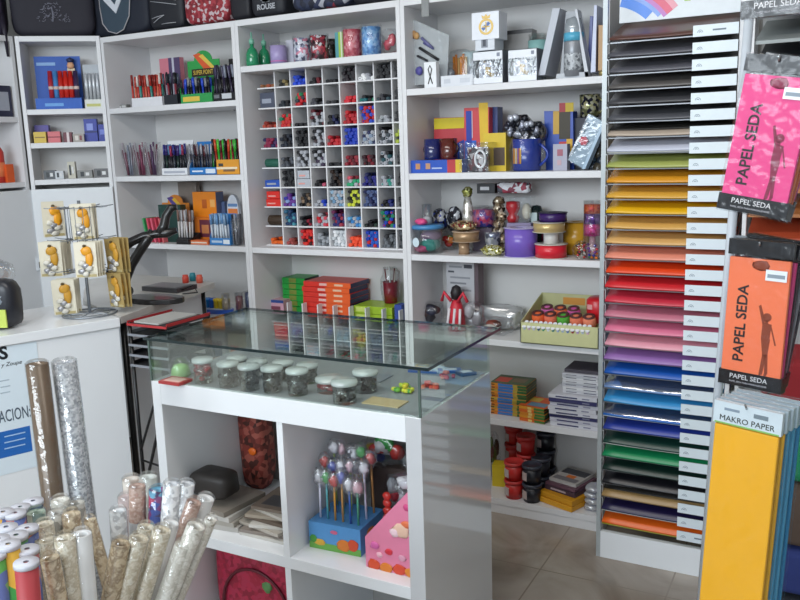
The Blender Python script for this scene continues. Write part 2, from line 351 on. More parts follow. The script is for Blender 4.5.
def cname(h):
    if h in CN: return CN[h]
    r, g, b = [int(h[i:i+2], 16) for i in (1, 3, 5)]; mx, mn = max(r, g, b), min(r, g, b)
    if mx < 62: return 'black'
    if mx-mn < 26: return 'white' if mx > 190 else 'grey'
    if r == mx: return ('yellow' if g > 170 else 'orange' if g > 70 and b < 70 and r > 190 else 'pink' if b > 80 and r > 150 else 'brown' if r < 150 and g > .5*r else 'dark red' if r < 150 else 'red')
    if g == mx: return 'yellow' if r > 150 else 'green'
    return 'purple' if r > 75 and g < 80 else 'light blue' if g > 120 else 'navy' if b < 120 else 'blue'
slots = []
for i, row in enumerate(cells):
    zf = ROWZ[8-i]+.006
    for j, (fill, cols) in enumerate(row):
        if not cols: continue
        xa, xb = edges[j]+.005, edges[j+1]-.005; r = .0082; n = max(2, int((xb-xa)/(2*r+.0006))); tot = max(2, int(fill*(n*5.3)))
        lab = '%%s marker, upper pigeonholes, %s row down, %s column' % (ordn[i], ordn[j])
        k = 0; lay = 0
        while k < tot:
            m = n if lay % 2 == 0 else n-1
            for q in range(m):
                if k >= tot: break
                x = xa+r+(q+(.5 if lay % 2 else 0))*((xb-xa-2*r)/(n-1)); z = zf+r+lay*r*1.74
                if z+r < ROWZ[9-i]-.002: slots.append((i, j, x, z, r, cols[(k*7+lay) % len(cols)], cols[(k*7+lay) % len(cols)] if (k*5+lay*3) % 4 else cols[(k*3+1) % len(cols)], lab+', %s layer, %s across' % (ordn[lay], ordn[q])))
                k += 1
            lay += 1
slots.sort(key=lambda s: (s[1] == 8, -s[1]))
rest = MB()
for n_, (i, j, x, z, r, a, b, lab) in enumerate(slots):
    if n_ < 205:
        o = bpy.data.objects.new('marker', marker_mesh(a, b, r)); COL.objects.link(o); o.location = (x, 3.158+random.uniform(0, .02), z)
        tag(o, lab.replace('%s', cname(a), 1), 'marker', 'markers in the pigeonholes')
    else:
        y = 3.158+random.uniform(0, .02)
        rest.cyl((x, y, z), (x, y+.045, z), r, M(b, .35), n=8); rest.cyl((x, y+.045, z), (x, y+.13, z), r*.93, M(a, .35), n=8)
tag(rest.obj('marker'), 'pens and markers filling the far left columns of the upper pigeonholes', 'marker', 'markers in the pigeonholes', 'stuff')
def cell_roll(i, j, col, label, r=.026, kind='roll'):
    x0, x1 = edges[j]+.006, edges[j+1]-.008; z = ROWZ[8-i]+.006
    m = MB()
    if kind == 'roll': m.cyl((x0, 3.18, z+r), (x1, 3.18, z+r), r, M(col, .6, bump=.3), n=16); m.cyl((x0-.001, 3.18, z+r), (x0+.002, 3.18, z+r), r*.4, M('#222222'), n=12)
    elif kind == 'box': m.box(x0, x1, 3.155, 3.25, z, z+r*2, M(col, .45)); m.box(x0+.01, x1-.02, 3.1545, 3.156, z+r*.6, z+r*1.2, M('#9aa0b0'))
    else:
        for q in range(2): m.box(x0, x1-q*.008, 3.155+q*.006, 3.25, z+q*r*1.05, z+(q+.95)*r*1.05, M(col, .4)); m.box(x0+.008, x1-.03, 3.154+q*.006, 3.156+q*.006, z+(q+.3)*r, z+(q+.5)*r, M('#e8a098'))
    return tag(m.obj({'roll': 'felt_roll', 'box': 'small_carton', 'two': 'small_carton'}[kind], bevel=.002), label, {'roll': 'roll'}.get(kind, 'box'))
cell_roll(1, 0, '#4a5062', 'slate grey carton in the leftmost pigeonhole, second row down', .034, 'box')
cell_roll(4, 0, '#1f5a4a', 'dark green roll in the leftmost pigeonhole', .02)
cell_roll(5, 0, '#2050b0', 'blue carton in the leftmost pigeonhole', .016, 'box')
cell_roll(6, 0, '#d8281f', 'bright red cartons doubled up in the leftmost pigeonhole', .034, 'two')
cell_roll(7, 0, '#3a2a1c', 'brown black roll in the leftmost pigeonhole', .024)
cell_roll(5, 2, '#b8bcc4', 'light grey carton with stripes in the third pigeonhole column', .036, 'two')
# sparse contents of the lower pigeonholes
low = [(0, [2, 3, 4, 5], ['#8a8c90', '#a0a4a8']), (1, [0, 1, 2, 3, 4, 5, 6, 7], [])]
lc = {(3, 0): ['#3a5a80', '#4a6a80'], (3, 1): ['#8a9080', W_], (3, 2): [W_, '#90949a'], (3, 3): ['#8a8a8a', W_], (3, 4): ['#90a0a0'], (3, 5): ['#d05a5a', '#e08080'], (3, 6): ['#a0a4a8'], (3, 7): ['#a8acb0'],
      (2, 0): ['#4a8a70', '#70a090'], (2, 1): [K, '#707478'], (2, 2): ['#3a7aa0', '#50a0b0', W_], (2, 3): ['#d04050', W_, '#a03050'], (2, 4): ['#d04a50', '#40a080'], (2, 5): ['#a0a4a8', '#d06060'], (2, 6): ['#b0b4b8'], (2, 7): ['#c0c4c8'],
      (1, 1): ['#b84a50', W_], (1, 2): ['#a03050', '#d0a0a8'], (1, 3): ['#c8a030', '#50a060'], (1, 4): ['#60a080', W_], (1, 5): ['#b04a50'], (1, 6): ['#909498'], (0, 1): ['#a0a070'], (0, 3): ['#c04a40']}
lz = [.421, .49, .58, .67, .76]
for (i, j), cols in lc.items():
    for q in range(4):
        o = bpy.data.objects.new('marker', marker_mesh(cols[q % len(cols)], cols[(q+1) % len(cols)], .0082)); COL.objects.link(o)
        o.location = (edges[j]+.014+q*.0168, 3.16, lz[i]+.0145); 
        tag(o, '%s marker in the lower pigeonholes, %s row up, %s column, %s from its left' % (cname(cols[q % len(cols)]), ordn[i], ordn[j], ordn[q]), 'marker', 'markers in the lower pigeonholes')
# ------------------------------------------------------------------ centre unit: games above the lower pigeonholes
zb = .7665
def stack(name, cat, n, px0, px1, Y, zb, h, depth, cols, labelf, group, jit=.004, rz=0, side=None, decor=(), x=None):
    x0, x1 = (sx(px0, Y, zb), sx(px1, Y, zb)) if x is None else x; w = x1-x0; rnd = random.Random(int(px0))
    for i in range(n):
        m = MB(); c = cols[i % len(cols)]; m.box(-w/2, w/2, 0, depth, 0, h*.94, M(c, .4))
        for k, (u0, u1, v0, v1, dc) in enumerate(decor): m.box(-w/2+w*u0, -w/2+w*u1, -.0006*(1+.4*k), .0004, h*v0, h*v1, M(dc, .4))
        if side: m.box(w/2-.0004, w/2+.0006, .001, depth-.001, h*.04, h*.9, M(side, .4))
        o = m.obj(name, None, ((x0+x1)/2+rnd.uniform(-jit, jit), Y+rnd.uniform(-jit, jit), zb+i*h), rz+rnd.uniform(-1.2, 1.2), bevel=.0006)
        tag(o, labelf(i, n), cat, group)
    return zb+n*h
def where(i, n): return 'bottom' if i == 0 else 'topmost' if i == n-1 else '%s from the bottom' % ordn[i]
stack('game_box', 'box', 7, 304, 351, 3.2, zb, .0245, .17, ['#d8352a'], lambda i, n: 'red and orange game box, %s of the stack above the lower pigeonholes' % where(i, n), 'red game boxes', side='#2a2a58', decor=((.34, .5, .25, .75, '#e8b8b0'), (.5, 1, 0, 1, '#e8602a'), (.66, .84, .3, .7, '#e8c0a0')))
stack('game_box', 'box', 6, 284, 306, 3.26, zb+.002, .0285, .13, ['#1f9a3c'], lambda i, n: 'green game box, %s of the stack left of the red boxes' % where(i, n), 'green game boxes', side='#203a2a', decor=((.3, .62, .1, .9, '#7a8a3a'),), rz=0)
stack('game_box', 'box', 2, 355, 393, 3.2, zb, .036, .15, ['#a0c030'], lambda i, n: 'lime green box, %s of two, right of the red game boxes' % ('lower' if i == 0 else 'upper'), 'lime boxes', decor=((.05, .3, .2, .8, '#c8d870'),))
carton('small_carton', 'pink carton with a blue lid, left of the green game boxes', 'box', 268, 284, 300, 3.2, zb, .08, '#d0a0b0', ((0, 1, .8, 1, '#2a4a90'), (.2, .8, .3, .55, '#7a3a50')))
carton('small_carton', 'narrow blue carton right of the lime boxes', 'box', 395, 402, 305, 3.2, zb, .06, '#3a50a0')
t = thing('brush_cup', 'dark red cup of bagged brushes behind the lime boxes', 'cup', (sx(391, 3.31, .84), 3.31, .839))
MB().lathe([(0, .0), (.03, .0), (.035, .1), (.033, .1), (.029, .006), (0, .006)], M('#8a1c2c', .35)).obj('cup', t)
for i in range(6): MB().cyl((.01*math.cos(i), .01*math.sin(i), .01), (.028*math.cos(i), .02*math.sin(i), .15+.01*(i % 3)), .0035, M(['#c8c0b8', '#7a3030', '#d8d8d8'][i % 3]), n=6).obj('brush', t)
MB().blob((0, 0, .085), (.043, .043, .085), CLEAR, 5, .2, power=.7).obj('plastic_bag', t)
# ------------------------------------------------------------------ centre unit: bottles and mugs on the top shelf
def mug(name, label, px, Y, zb, r, h, print_mat, group=None, handle=90, film=True, hcol='#e6e6e8', cat='mug'):
    x = sx(px, Y, zb); t = thing(name, label, cat, (x, Y, zb), 0, group)
    MB().lathe([(0, .001), (r*.94, .001), (r, .004), (r, h), (r-.003, h), (r-.003, .006), (0, .006)], print_mat, n=28).obj('cup', t)
    a = math.radians(handle); ca, sa = math.cos(a), math.sin(a)
    path = [((r-.002+.03*math.sin(math.pi*k/8))*ca, (r-.002+.03*math.sin(math.pi*k/8))*sa, h*(.15+.7*k/8)) for k in range(9)]
    MB().tube(path, .0045, M(hcol, .25), 8).obj('handle', t)
    if film: MB().lathe([(0, .0002), (r*1.12, .0002), (r*1.1, h*.5), (r*1.14, h*1.05), (r*.95, h*1.12)], CLEAR, n=16).obj('cellophane_wrap', t)
    return t
zs = 1.9355
def green_bottle(px, Y, label):
    t = thing('lotion_bottle', label, 'bottle', (sx(px, Y, zs), Y, zs), 0, 'green bottles on the top shelf'); g = M('#1f8a5c', .15, coat=.5)
    MB().lathe([(0, 0), (.026, 0), (.03, .01), (.028, .055), (.02, .075), (.009, .085), (.009, .1), (0, .1)], g).obj('bottle_body', t)
    MB().lathe([(0, .098), (.012, .098), (.012, .118), (.004, .123), (.0035, .15), (0, .15)], M('#7ab8a0', .3)).obj('nozzle', t)
green_bottle(253, 3.12, 'green bottle with a pointed pale nozzle, at the left end of the top shelf')
green_bottle(265, 3.2, 'green bottle with a nozzle, beside the lilac candle')
t = thing('lilac_tub', 'lilac tub with a clear lid between green bottle and silver mug', 'tub', (sx(279, 3.16, zs), 3.16, zs))
MB().lathe([(0, 0), (.037, 0), (.037, .085), (.034, .085), (.034, .01), (0, .01)], M('#a89ac8', .35)).obj('tub_body', t)
MB().lathe([(.0375, .084), (.0375, .1), (.0, .102)], TUBP).obj('clear_lid', t); MB().lathe([(.0374, .014), (.038, .014), (.038, .018), (.0374, .018)], M('#d070b0')).obj('pink_band', t)
fl = lambda a, *c: MULTI(a, list(c), 90, .25)
carton('small_carton', 'pale grey translucent carton between lilac tub and silver mug', 'box', 287, 296, 40, 3.2, zs, .06, '#c4c4d0')
mug('patterned_mug', 'silver and grey mug with pink spots wrapped in cellophane', 303, 3.16, zs, .039, .105, fl('silver_print', '#c8ccd8', '#8a8ea8', '#e6e6f0', '#50506a', '#d88aa0'), 'wrapped mugs on the top shelf', 150)
mug('patterned_mug', 'dark red and white mug wrapped in shiny cellophane', 320, 3.16, zs, .039, .108, fl('red_dark_print', '#4a1c28', '#d8d8dc', '#8a2c40', '#2a1a20', '#c04050'), 'wrapped mugs on the top shelf', 120)
mug('patterned_mug', 'dark grey mug behind the dark red one', 330, 3.24, zs, .037, .1, fl('dark_print', '#3a3438', '#6a6468', '#2a2426'), 'wrapped mugs on the top shelf', 60)
carton('small_carton', 'narrow lime and teal striped carton beside the pink mug', 'box', 336, 345, 32, 3.19, zs, .05, '#a8cc50', ((.0, .35, 0, 1, '#5aa0a8'), (.6, .75, 0, 1, '#e0e8d0')))
mug('patterned_mug', 'dusty pink patterned mug left of the blue one', 353, 3.16, zs, .04, .118, fl('pink_print', '#c85a68', '#e09aa0', '#b84a5a', '#d87a84'), 'wrapped mugs on the top shelf', 60)
mug('patterned_mug', 'light blue flowered mug in cellophane', 372, 3.16, zs, .041, .12, fl('blue_print', '#6aa0d8', '#a8c8e8', '#5a88c0', '#8ab8e0'), 'wrapped mugs on the top shelf', 60)
bag('wrapped_cushion', 'pink gift in shiny clear wrap at the right end of the top shelf', 'gift', (sx(390, 3.17, zs+.05), 3.17, zs+.055), (.042, .03, .055), [M('#c8505e', .3)], 3, n_in=4, amp=.1)
# ------------------------------------------------------------------ left unit
za = 1.7905
open_box('pen_display_box', 'white-based display box of red pens, left on the top shelf of the left unit', 'display box', 132, 163, 3.12, za, .045, .06, '#e4e4e8', hb=.06)
pens_row(133, 163, 3.13, za, 11, [('#c03a30', '#8a2820'), ('#d06a50', '#b84438'), ('#c8403a', '#d8d0c8'), ('#3a8a80', '#a83028')], .14, 'pen in the white-based display box', 'red pens in the white display', rows=2, rowdy=.02, tilt=.02, r=.006)
open_box('pen_display_box', 'black display box beside the red pens, top shelf of the left unit', 'display box', 164, 178, 3.13, za, .05, .06, '#242830', hb=.08)
pens_row(165, 178, 3.14, za, 6, [('#22242c', '#404858'), ('#9a9aa8', '#303040'), ('#8a3040', '#222228')], .14, 'pen in the black box by the red pens', 'dark pens in the black display', rows=2, tilt=.04)
carton('pen_display_box', 'tilted pink and violet pen carton behind the green display', 'box', 163, 183, 58, 3.27, za, .03, '#d88090', ((.45, 1, 0, 1, '#5a4a70'), (.62, .72, 0, 1, '#c8c8d8')), rz=0)
def header_display(label, px0, px1, Y, zb, h, col, arch, strip, base_col, decor_cols, text=None, ztop=None):
    x0, x1 = sx(px0, Y, zb), sx(px1, Y, zb); w = x1-x0; t = thing('pen_display', label, 'pen display', ((x0+x1)/2, Y, zb)); m = MB()
    m.box(-w/2, w/2, 0, .002, 0, h*.18, M(base_col)); m.box(-w/2, w/2, .068, .07, 0, h*.55, M(col)); m.box(-w/2, w/2, 0, .07, 0, .002, M(base_col))
    m.box(-w/2, -w/2+.002, 0, .07, 0, h*.3, M(base_col)); m.box(w/2-.002, w/2, 0, .07, 0, h*.3, M(base_col)); m.box(-w*.42, w*.1, -.0008, 0, h*.04, h*.13, M(decor_cols[0]))
    m.obj('tray', t)
    m = MB(); pts = [(-w/2, h*.5), (w/2, h*.5), (w/2, h*.82)]+[(w*.28*math.cos(a)*1.0, h*.82+h*.18*math.sin(a)) for a in [math.pi*k/10 for k in range(11)]]+[(-w/2, h*.82)]
    m.prism(pts, .066, .069, M(arch)); m.prism([(-w*.3, h*.93), (-w*.1, h*.96), (w*.32, h*.62), (w*.05, h*.62)], .0652, .0662, M(decor_cols[1]))
    m.prism([(-w*.12, h*.9), (0, h*.93), (w*.42, h*.62), (w*.3, h*.62)], .0648, .0658, M(decor_cols[0]))
    m.box(-w*.36, w*.34, .062, .066, h*.52, h*.66, M(strip)); m.obj('header_card', t)
    if text: text_mesh('lettering', text, h*.12, M(decor_cols[0]), t, (0, .0612, h*.59), (H90, 0, 0), sxy=(w/(h*.12)*.62/ (len(text)*.55)*1.0, 1))
    return t
header_display('green pen display with an arched header over a yellow and red stripe', 181, 213, 3.12, za, .25, '#1c5a3a', '#2f9a4a', '#2a1c14', '#2f9a50', ['#e0c050', '#d85a30'], 'SUPER POINT')
pens_row(182, 212, 3.135, za, 10, [('#1c1c22', '#2a2a30'), (B_, '#3050c8'), ('#202026', '#8a8c90')], .105, 'pen in the green arched display', 'pens in the green display', rows=2, tilt=.03, r=.006)
open_box('pen_display_box', 'black display box at the right end of the left unit top shelf', 'display box', 214, 238, 3.12, za, .04, .06, '#1c1c20', hb=.06, decor=((.35, .75, .3, .9, '#c8ccd0'), (.02, .25, .4, .8, '#70747a')))
pens_row(214, 238, 3.13, za, 9, [(K, '#2a2838'), ('#302a40', '#403858'), (K, '#8a90a0')], .15, 'pen in the black shelf-end box', 'black pens at the shelf end', rows=2, tilt=.12, r=.006)
m = MB()
tag(MB().box(-.01, .01, 0, .02, 0, .2, BLACK).obj('slim_black_carton', None, (sx(233, 3.2, za), 3.2, za)), 'tall slim black carton behind the black pens', 'box')
for i, px in enumerate((112, 118, 124)):
    tag(MB().box(-.018, .018, 0, .03, 0, .02, M('#80827f')).box(-.012, .012, -.001, 0, .005, .015, M('#c8c8c8')).obj('refill_pack', None, (sx(px, 3.13, za), 3.13+.02*(i % 2), za), rz=-8+7*i), ['leftmost', 'middle', 'rightmost'][i]+' small grey refill pack lying left of the red pens', 'refill pack', 'grey refill packs')
zb_ = 1.4505
for i, (px, c) in enumerate(((131, '#8a90a0'), (143, '#8a3a5a'), (154, '#5a3a60'))):
    x = sx(px, 3.15, zb_); t = thing('bagged_pens', ['clear bag of grey pens nearest the left side of the unit', 'clear bag of plum pens between two other bags', 'clear bag of violet pens beside the white pen box'][i], 'bag of pens', (x, 3.15, zb_), 0, 'bagged pens')
    for k in range(12): 
        m = MB(); a = k*.9; m.cyl((.014*math.cos(a), .01*math.sin(a), .003), ((.012+.028*((k*5) % 7)/7)*math.cos(a), .02*math.sin(a), .12+.012*(k % 5)), .005, M([c, '#b0a8b0', '#703048'][k % 3], .3), n=7); m.obj('pen', t)
    MB().lathe([(0, 0), (.022, .0), (.03, .05), (.042, .13), (.05, .165)], CLEAR, n=12).obj('plastic_bag', t)
open_box('pen_display_box', 'white pen holder with dark caps on the second shelf', 'display box', 162, 188, 3.12, zb_, .035, .06, '#e6e8ec', hb=.17, decor=((.1, .9, .3, .6, '#b0b4c0'),))
pens_row(164, 186, 3.13, zb_, 8, [('#1c2430', '#2a2a78'), ('#18302c', '#3a2a6a'), ('#202028', '#5a80a8'), ('#202028', '#983050')], .135, 'pen in the white pen holder', 'pens in the white holder', rows=2, tilt=.01, r=.006)
open_box('pen_display_box', 'blue and white pen tray between the white holder and the orange box', 'display box', 190, 217, 3.12, zb_, .035, .07, '#2a78c0', hb=.16, decor=((.6, .95, .2, .8, '#d8e4f0'), (.1, .5, .4, .6, '#e8f0f8')), mat=None)
pens_row(191, 216, 3.14, zb_, 9, [('#3a3a44', '#8a8a94'), ('#50505a', '#b0b0b8'), ('#2a2428', '#5a2830')], .13, 'pen in the blue and white tray', 'pens in the blue tray', rows=2, tilt=.06, r=.005)
open_box('pen_display_box', 'orange display box with a drawn pen, right end of second shelf', 'display box', 217, 240, 3.115, zb_, .07, .07, '#e09a30', hb=.09, decor=((.0, .9, .35, .5, '#f0e0c0'), (.1, .3, .55, .75, '#404040'), (.3, .8, .2, .35, '#806040')))
pens_row(213, 240, 3.135, zb_, 12, [('#1f7a30', '#3aa83a'), ('#202020', '#1c1c1c'), ('#a03020', '#d05030'), ('#30a030', '#58c040'), ('#801c28', '#601820')], .15, 'pen in the orange display box', 'pens in the orange box', rows=2, tilt=.04, r=.006)
zc = 1.1105
carton('pen_display_box', 'brown carton panel behind the round orange header, third shelf', 'box', 182, 200, 182, 3.33, zc, .03, '#8a8078')
header_display('pen display with a round yellow header on an orange card, third shelf', 156, 183, 3.2, zc, .235, '#c87858', '#d8822c', '#2a1c18', '#a8482c', ['#e8b838', '#5a4890'], 'PEN MIX')
carton('folder_pack', 'dark green box behind the pink folders, third shelf', 'box', 161, 183, 205, 3.15, zc, .04, '#123a34', ((.1, .5, .5, .8, '#1c5044'),))
for i, (c, n_) in enumerate((('#3fa060', 'green'), ('#d8506a', 'pink'), ('#e06078', 'rose'), ('#c83a50', 'crimson'), ('#d86a70', 'coral'))):
    x = sx(146+i*4, 3.11, zc); tag(MB().box(-.005, .005, 0, .09, 0, .125, M(c)).obj('notebook', None, (x, 3.12, zc), rot=(0, math.radians(-9), 0)), '%s notebook leaning among five on the third shelf of the left unit' % n_, 'notebook', 'leaning notebooks')
open_box('pen_display_box', 'grey-black box of clear pens left of the orange cartons', 'display box', 178, 193, 3.12, zc, .03, .06, '#1c1c20', hb=.05)
pens_row(179, 192, 3.13, zc, 5, [('#c8c4c0', '#8a6a60'), ('#d8d8dc', '#b0b0b4')], .15, 'pen left of the orange cartons', 'clear pens', rows=2, tilt=.03, r=.005)
carton('orange_carton', 'orange carton with a small emblem on top of another orange box', 'box', 194, 217, 192, 3.22, zc+.125, .06, '#e8861c', ((.4, .6, .35, .7, '#b85a18'), (.75, .95, .4, .7, '#f0b060')), side='#5a6080')
carton('orange_carton', 'orange carton with a round dark picture under the plain orange one', 'box', 196, 216, 212, 3.2, zc, .08, '#dc7a28', ((.25, .8, .2, .9, '#6a3040'), (.35, .7, .35, .7, '#c88050')), ztop=zc+.1245)
carton('orange_carton', 'blue grey carton beside the plain orange one', 'box', 217, 227, 192, 3.26, zc, .05, '#5a6a90', ztop=zc+.2)
tag(MB().box(-.06, .06, 0, .05, 0, .02, M('#e0703a')).box(-.05, .05, -.001, 0, .006, .013, M('#e8d8c8')).obj('flat_carton', None, (sx(199, 3.1, zc), 3.1, zc)), 'flat orange carton in front of the dark orange one', 'box')
tag(MB().box(-.04, .04, 0, .05, 0, .025, BLACK).obj('flat_carton', None, (sx(182, 3.08, zc), 3.085, zc)), 'flat black carton at the front of the third shelf', 'box')
open_box('pen_display_box', 'white and blue tray of pale blue pens on the third shelf', 'display box', 210, 231, 3.1, zc, .035, .06, '#3a86cc', hb=.15, decor=((.65, .95, .2, .8, '#e8f0f8'), (.1, .6, .35, .65, '#c0d8f0')))
pens_row(212, 229, 3.12, zc, 6, [('#c8d4e0', '#6a98c8'), ('#d8e0e8', '#88a8c8')], .135, 'pen in the tray below the orange header', 'pale blue pens', rows=2, tilt=.01, r=.006)
t = thing('round_header_carton', 'white carton with rounded orange-striped header at the shelf end', 'box', (sx(235, 3.26, zc), 3.26, zc))
m = MB(); m.prism([(-.035, 0), (.035, 0), (.035, .17)]+[(.035*math.cos(a), .17+.065*math.sin(a)) for a in [math.pi*k/8 for k in range(9)]]+[(-.035, .17)], 0, .02, M('#d8dce4')); m.box(-.03, .03, -.001, 0, .14, .165, M('#e08040')); m.box(-.03, .03, -.001, 0, .175, .19, M('#6a90c0')); m.obj('carton_body', t)
t = thing('clear_pen_tub', 'clear tub of grey pens at the right end of the third shelf', 'tub', (sx(238, 3.13, zc), 3.13, zc))
MB().lathe([(0, 0), (.03, 0), (.032, .13), (.03, .13), (.028, .003)], TUBP).obj('tub_body', t)
for k in range(8): MB().cyl((.014*math.cos(k), .014*math.sin(k), .004), (.02*math.cos(k), .02*math.sin(k), .15), .005, M(['#6a6a74', '#30303a', '#9a9aa4'][k % 3], .3), n=7).obj('pen', t)
zd = .7605
t = thing('paint_pot_tray', 'blue tray carrying six small paint pots, fourth shelf of left unit', 'tray', (sx(216, 3.16, zd), 3.16, zd))
MB().zprism([(.11*math.cos(a), .05*math.sin(a)) for a in [2*math.pi*k/24 for k in range(24)]], 0, .02, M('#2c58b8', .3)).zprism([(.1*math.cos(a), .043*math.sin(a)) for a in [2*math.pi*k/24 for k in range(24)]], .019, .022, M('#c8d4e8')).obj('tray_body', t)
for i, c in enumerate(['#189aa0', '#1878c0', '#2060c0', '#e0c020', '#e8cc30', '#d8b818']):
    tag(MB().lathe([(0, 0), (.017, 0), (.017, .035), (.019, .036), (.019, .048), (0, .05)], M(c, .3), n=18).obj('paint_pot', None, (sx(216, 3.16, zd)-.075+i*.03, 3.155, zd+.0225)), 'small %s paint pot in the blue tray, %s of six from the left' % (cname(c), ordn[i]), 'paint pot', 'paint pots in the blue tray')
tag(MB().box(-.05, .05, 0, .05, 0, .03, M('#e8ecf0')).box(-.045, .02, -.001, 0, .008, .022, M('#88a8d0')).obj('flat_carton', None, (sx(218, 3.28, zd), 3.26, zd)), 'small white carton behind the blue paint pot tray', 'box')
for i, (px, c) in enumerate(((233, '#a89880'), (240, '#7a3038'), (243, '#50608a'))):
    mk = MB(); mk.lathe([(0, 0), (.022, 0), (.024, .1), (.02, .1), (.018, .003)], TUBP); mk.lathe([(0, .004), (.018, .004), (.018, .07+.01*i), (0, .075+.01*i)], M(c))
    tag(mk.obj('glitter_jar', None, (sx(px, 3.2, zd), 3.15+.05*i, zd)), '%s-filled clear jar right of the paint pots' % ['tan', 'dark red', 'slate blue'][i], 'jar', 'clear jars by the paint pots')
ze = .4205
carton('picture_box', 'white box with a dark photograph on its front, seen through the glass', 'box', 193, 228, 330, 3.12, ze, .1, '#d8dce0', ((.12, .9, .1, .8, '#4a5a78'), (.3, .7, .2, .6, '#22283a')))
carton('picture_box', 'cream box with an orange mark, seen through the glass', 'box', 231, 249, 334, 3.12, ze, .1, '#d8cdb0', ((.1, .6, .6, .75, '#d86a40'), (.1, .8, .3, .4, '#70685a')))
open_box('pen_display_box', 'grey box of black pens behind the glass counter', 'display box', 175, 193, 3.12, ze, .16, .08, '#8a8e98', hb=.2)
pens_row(176, 192, 3.13, ze+.1, 8, [('#24242c', '#303a60'), ('#30303c', '#8a90a0')], .14, 'pen in the grey box behind the counter glass', 'pens behind the counter', rows=1, tilt=.02, r=.006)
# ------------------------------------------------------------------ corner bookcase contents (local x 0..0.373)
def cpx(px): return .004+(px-22)/81*.365
def citem(name, label, cat, px0, px1, zb, h, depth, col, decor=(), y=.02, group=None):
    x0, x1 = cpx(px0), cpx(px1); w = x1-x0; m = MB(); m.box(-w/2, w/2, 0, depth, 0, h, M(col, .4))
    for k, (u0, u1, v0, v1, dc) in enumerate(decor): m.box(-w/2+w*u0, -w/2+w*u1, -.001*(1+.3*k), 0, h*v0, h*v1, M(dc, .4))
    return tag(m.obj(name, None, cl((x0+x1)/2, y, zb), CU_RZ, bevel=.0008), label, cat, group)
q1 = 1.7955
t = thing('glue_display', 'bright blue display box of red glue tubes in the corner bookcase', 'display box', cl(cpx(56), .03, q1), CU_RZ)
w = cpx(81)-cpx(32); m = MB(); m.box(-w/2, w/2, 0, .07, 0, .055, M('#1c5ec0')); m.box(-w/2, w/2, .068, .072, 0, .265, M('#1a56b4'))
m.box(-w/2+.01, -w/2+.1, .066, .068, .22, .235, M('#88b0e0')); m.box(-w*.3, w*.1, -.001, 0, .015, .03, M('#6aa8e8')); m.obj('display_tray', t)
m = MB(); m.lathe([(0, 0), (.016, .004), (.018, .018), (.012, .034), (0, .036)], M('#e8b088'), o=(w*.3, .045, .2), n=12); m.lathe([(0, 0), (.012, .0), (.02, .018), (0, .03)], M('#283058'), o=(w*.3, .045, .228), n=12); m.box(w*.22, w*.38, .046, .066, .17, .205, M('#e8d8b8')); m.obj('header_figure', t)
for i, c in enumerate(['#b02838', '#4a88c8', '#c8281f', '#d02c22', '#c8281f', '#3a2a50']):
    x = cpx(47)+(cpx(79)-cpx(47))*(i+.5)/6; z0 = q1+.056
    m = MB(); m.lathe([(0, 0), (.0125, 0), (.0125, .1), (.011, .1), (.011, .13), (0, .132)], M(c, .3), n=14); m.lathe([(.0127, .04), (.0129, .04), (.0129, .055), (.0127, .055)], M('#e0c8c0'), n=14)
    tag(m.obj('glue_stick', None, cl(x, .028, z0)), '%s glue tube standing in the blue display, %s from the left' % (['dark red', 'light blue', 'red', 'red', 'red', 'dark purple'][i], ordn[i]), 'glue tube', 'glue tubes in the blue display')
t = thing('marker_pack', 'white pack of silver markers beside the blue glue display', 'marker pack', cl(cpx(93), .03, q1), CU_RZ)
w = cpx(103)-cpx(84); MB().box(-w/2, w/2, 0, .04, 0, .045, M('#e4e6e0')).box(-w/2+.008, w/2-.01, -.001, 0, .01, .024, M('#c8c878')).obj('card_base', t)
MB().box(-w/2, w/2, .038, .04, 0, .22, M('#b8bec4')).obj('card_back', t)
for i in range(4): MB().lathe([(0, 0), (.008, 0), (.008, .09), (.005, .1), (.005, .13), (0, .13)], M('#d0d4d8', .25, .3), n=10, o=(-w/2+.013+i*.018, .02, .046)).obj('marker', t)
q2 = 1.6305
for args in [('violet and white soap box on the left, middle shelf of the corner bookcase', 25, 40, .09, '#4a3a98', ((.1, .9, .3, .6, '#a8a8d8'),), .08), ('yellow box, in front of the violet one', 26, 39, .055, '#d8b838', ((.1, .9, .45, .55, '#8a6a20'),), .02),
             ('pink and red box right of the yellow box', 41, 54, .055, '#d86a70', ((.0, 1, .45, .55, '#8a2030'),), .02), ('maroon and white box in the middle of the shelf', 57, 66, .05, '#6a2030', ((.4, .7, 0, 1, '#e0d0d0'),), .03),
             ('grey box of small packs near the middle', 67, 79, .04, '#a8a098', ((.2, .5, .2, .8, '#e0d8d0'), (.6, .8, .2, .8, '#803a40')), .03), ('tall blue box with white mark, behind the grey box', 79, 93, .115, '#2a3aa0', ((.2, .7, .5, .8, '#8a98e0'), (0, 1, .4, .46, '#101c60')), .06), ('dark blue box at the right end of the corner shelf', 95, 103, .085, '#2c3a98', ((.2, .8, .4, .7, '#7080d0'),), .03)]:
    citem('small_box', args[0], 'box', args[1], args[2], q2, args[3], .05, args[4], args[5], args[6], 'boxes in the corner bookcase')
q3 = 1.4475
for i, (a, b, h, c, l) in enumerate([(32, 44, .045, '#5a5e62', 'dark grey clip box leftmost on the lowest corner shelf'), (44, 53, .04, '#d0d4d8', 'white clip box on the lowest corner shelf'), (58, 66, .085, '#c8c4b4', 'tall cream box with navy side on the lowest corner shelf'), (68, 84, .04, '#8a8a88', 'wide grey tin on the lowest corner shelf'), (86, 102, .045, '#6a6a6c', 'dark tin at the right end of the lowest corner shelf')]):
    citem('small_box', l, 'box', a, b, q3, h, .05, c, ((.2, .45, .2, .8, '#303438'), (.55, .8, .3, .7, '#e0e0e0')), .03, 'boxes in the corner bookcase')
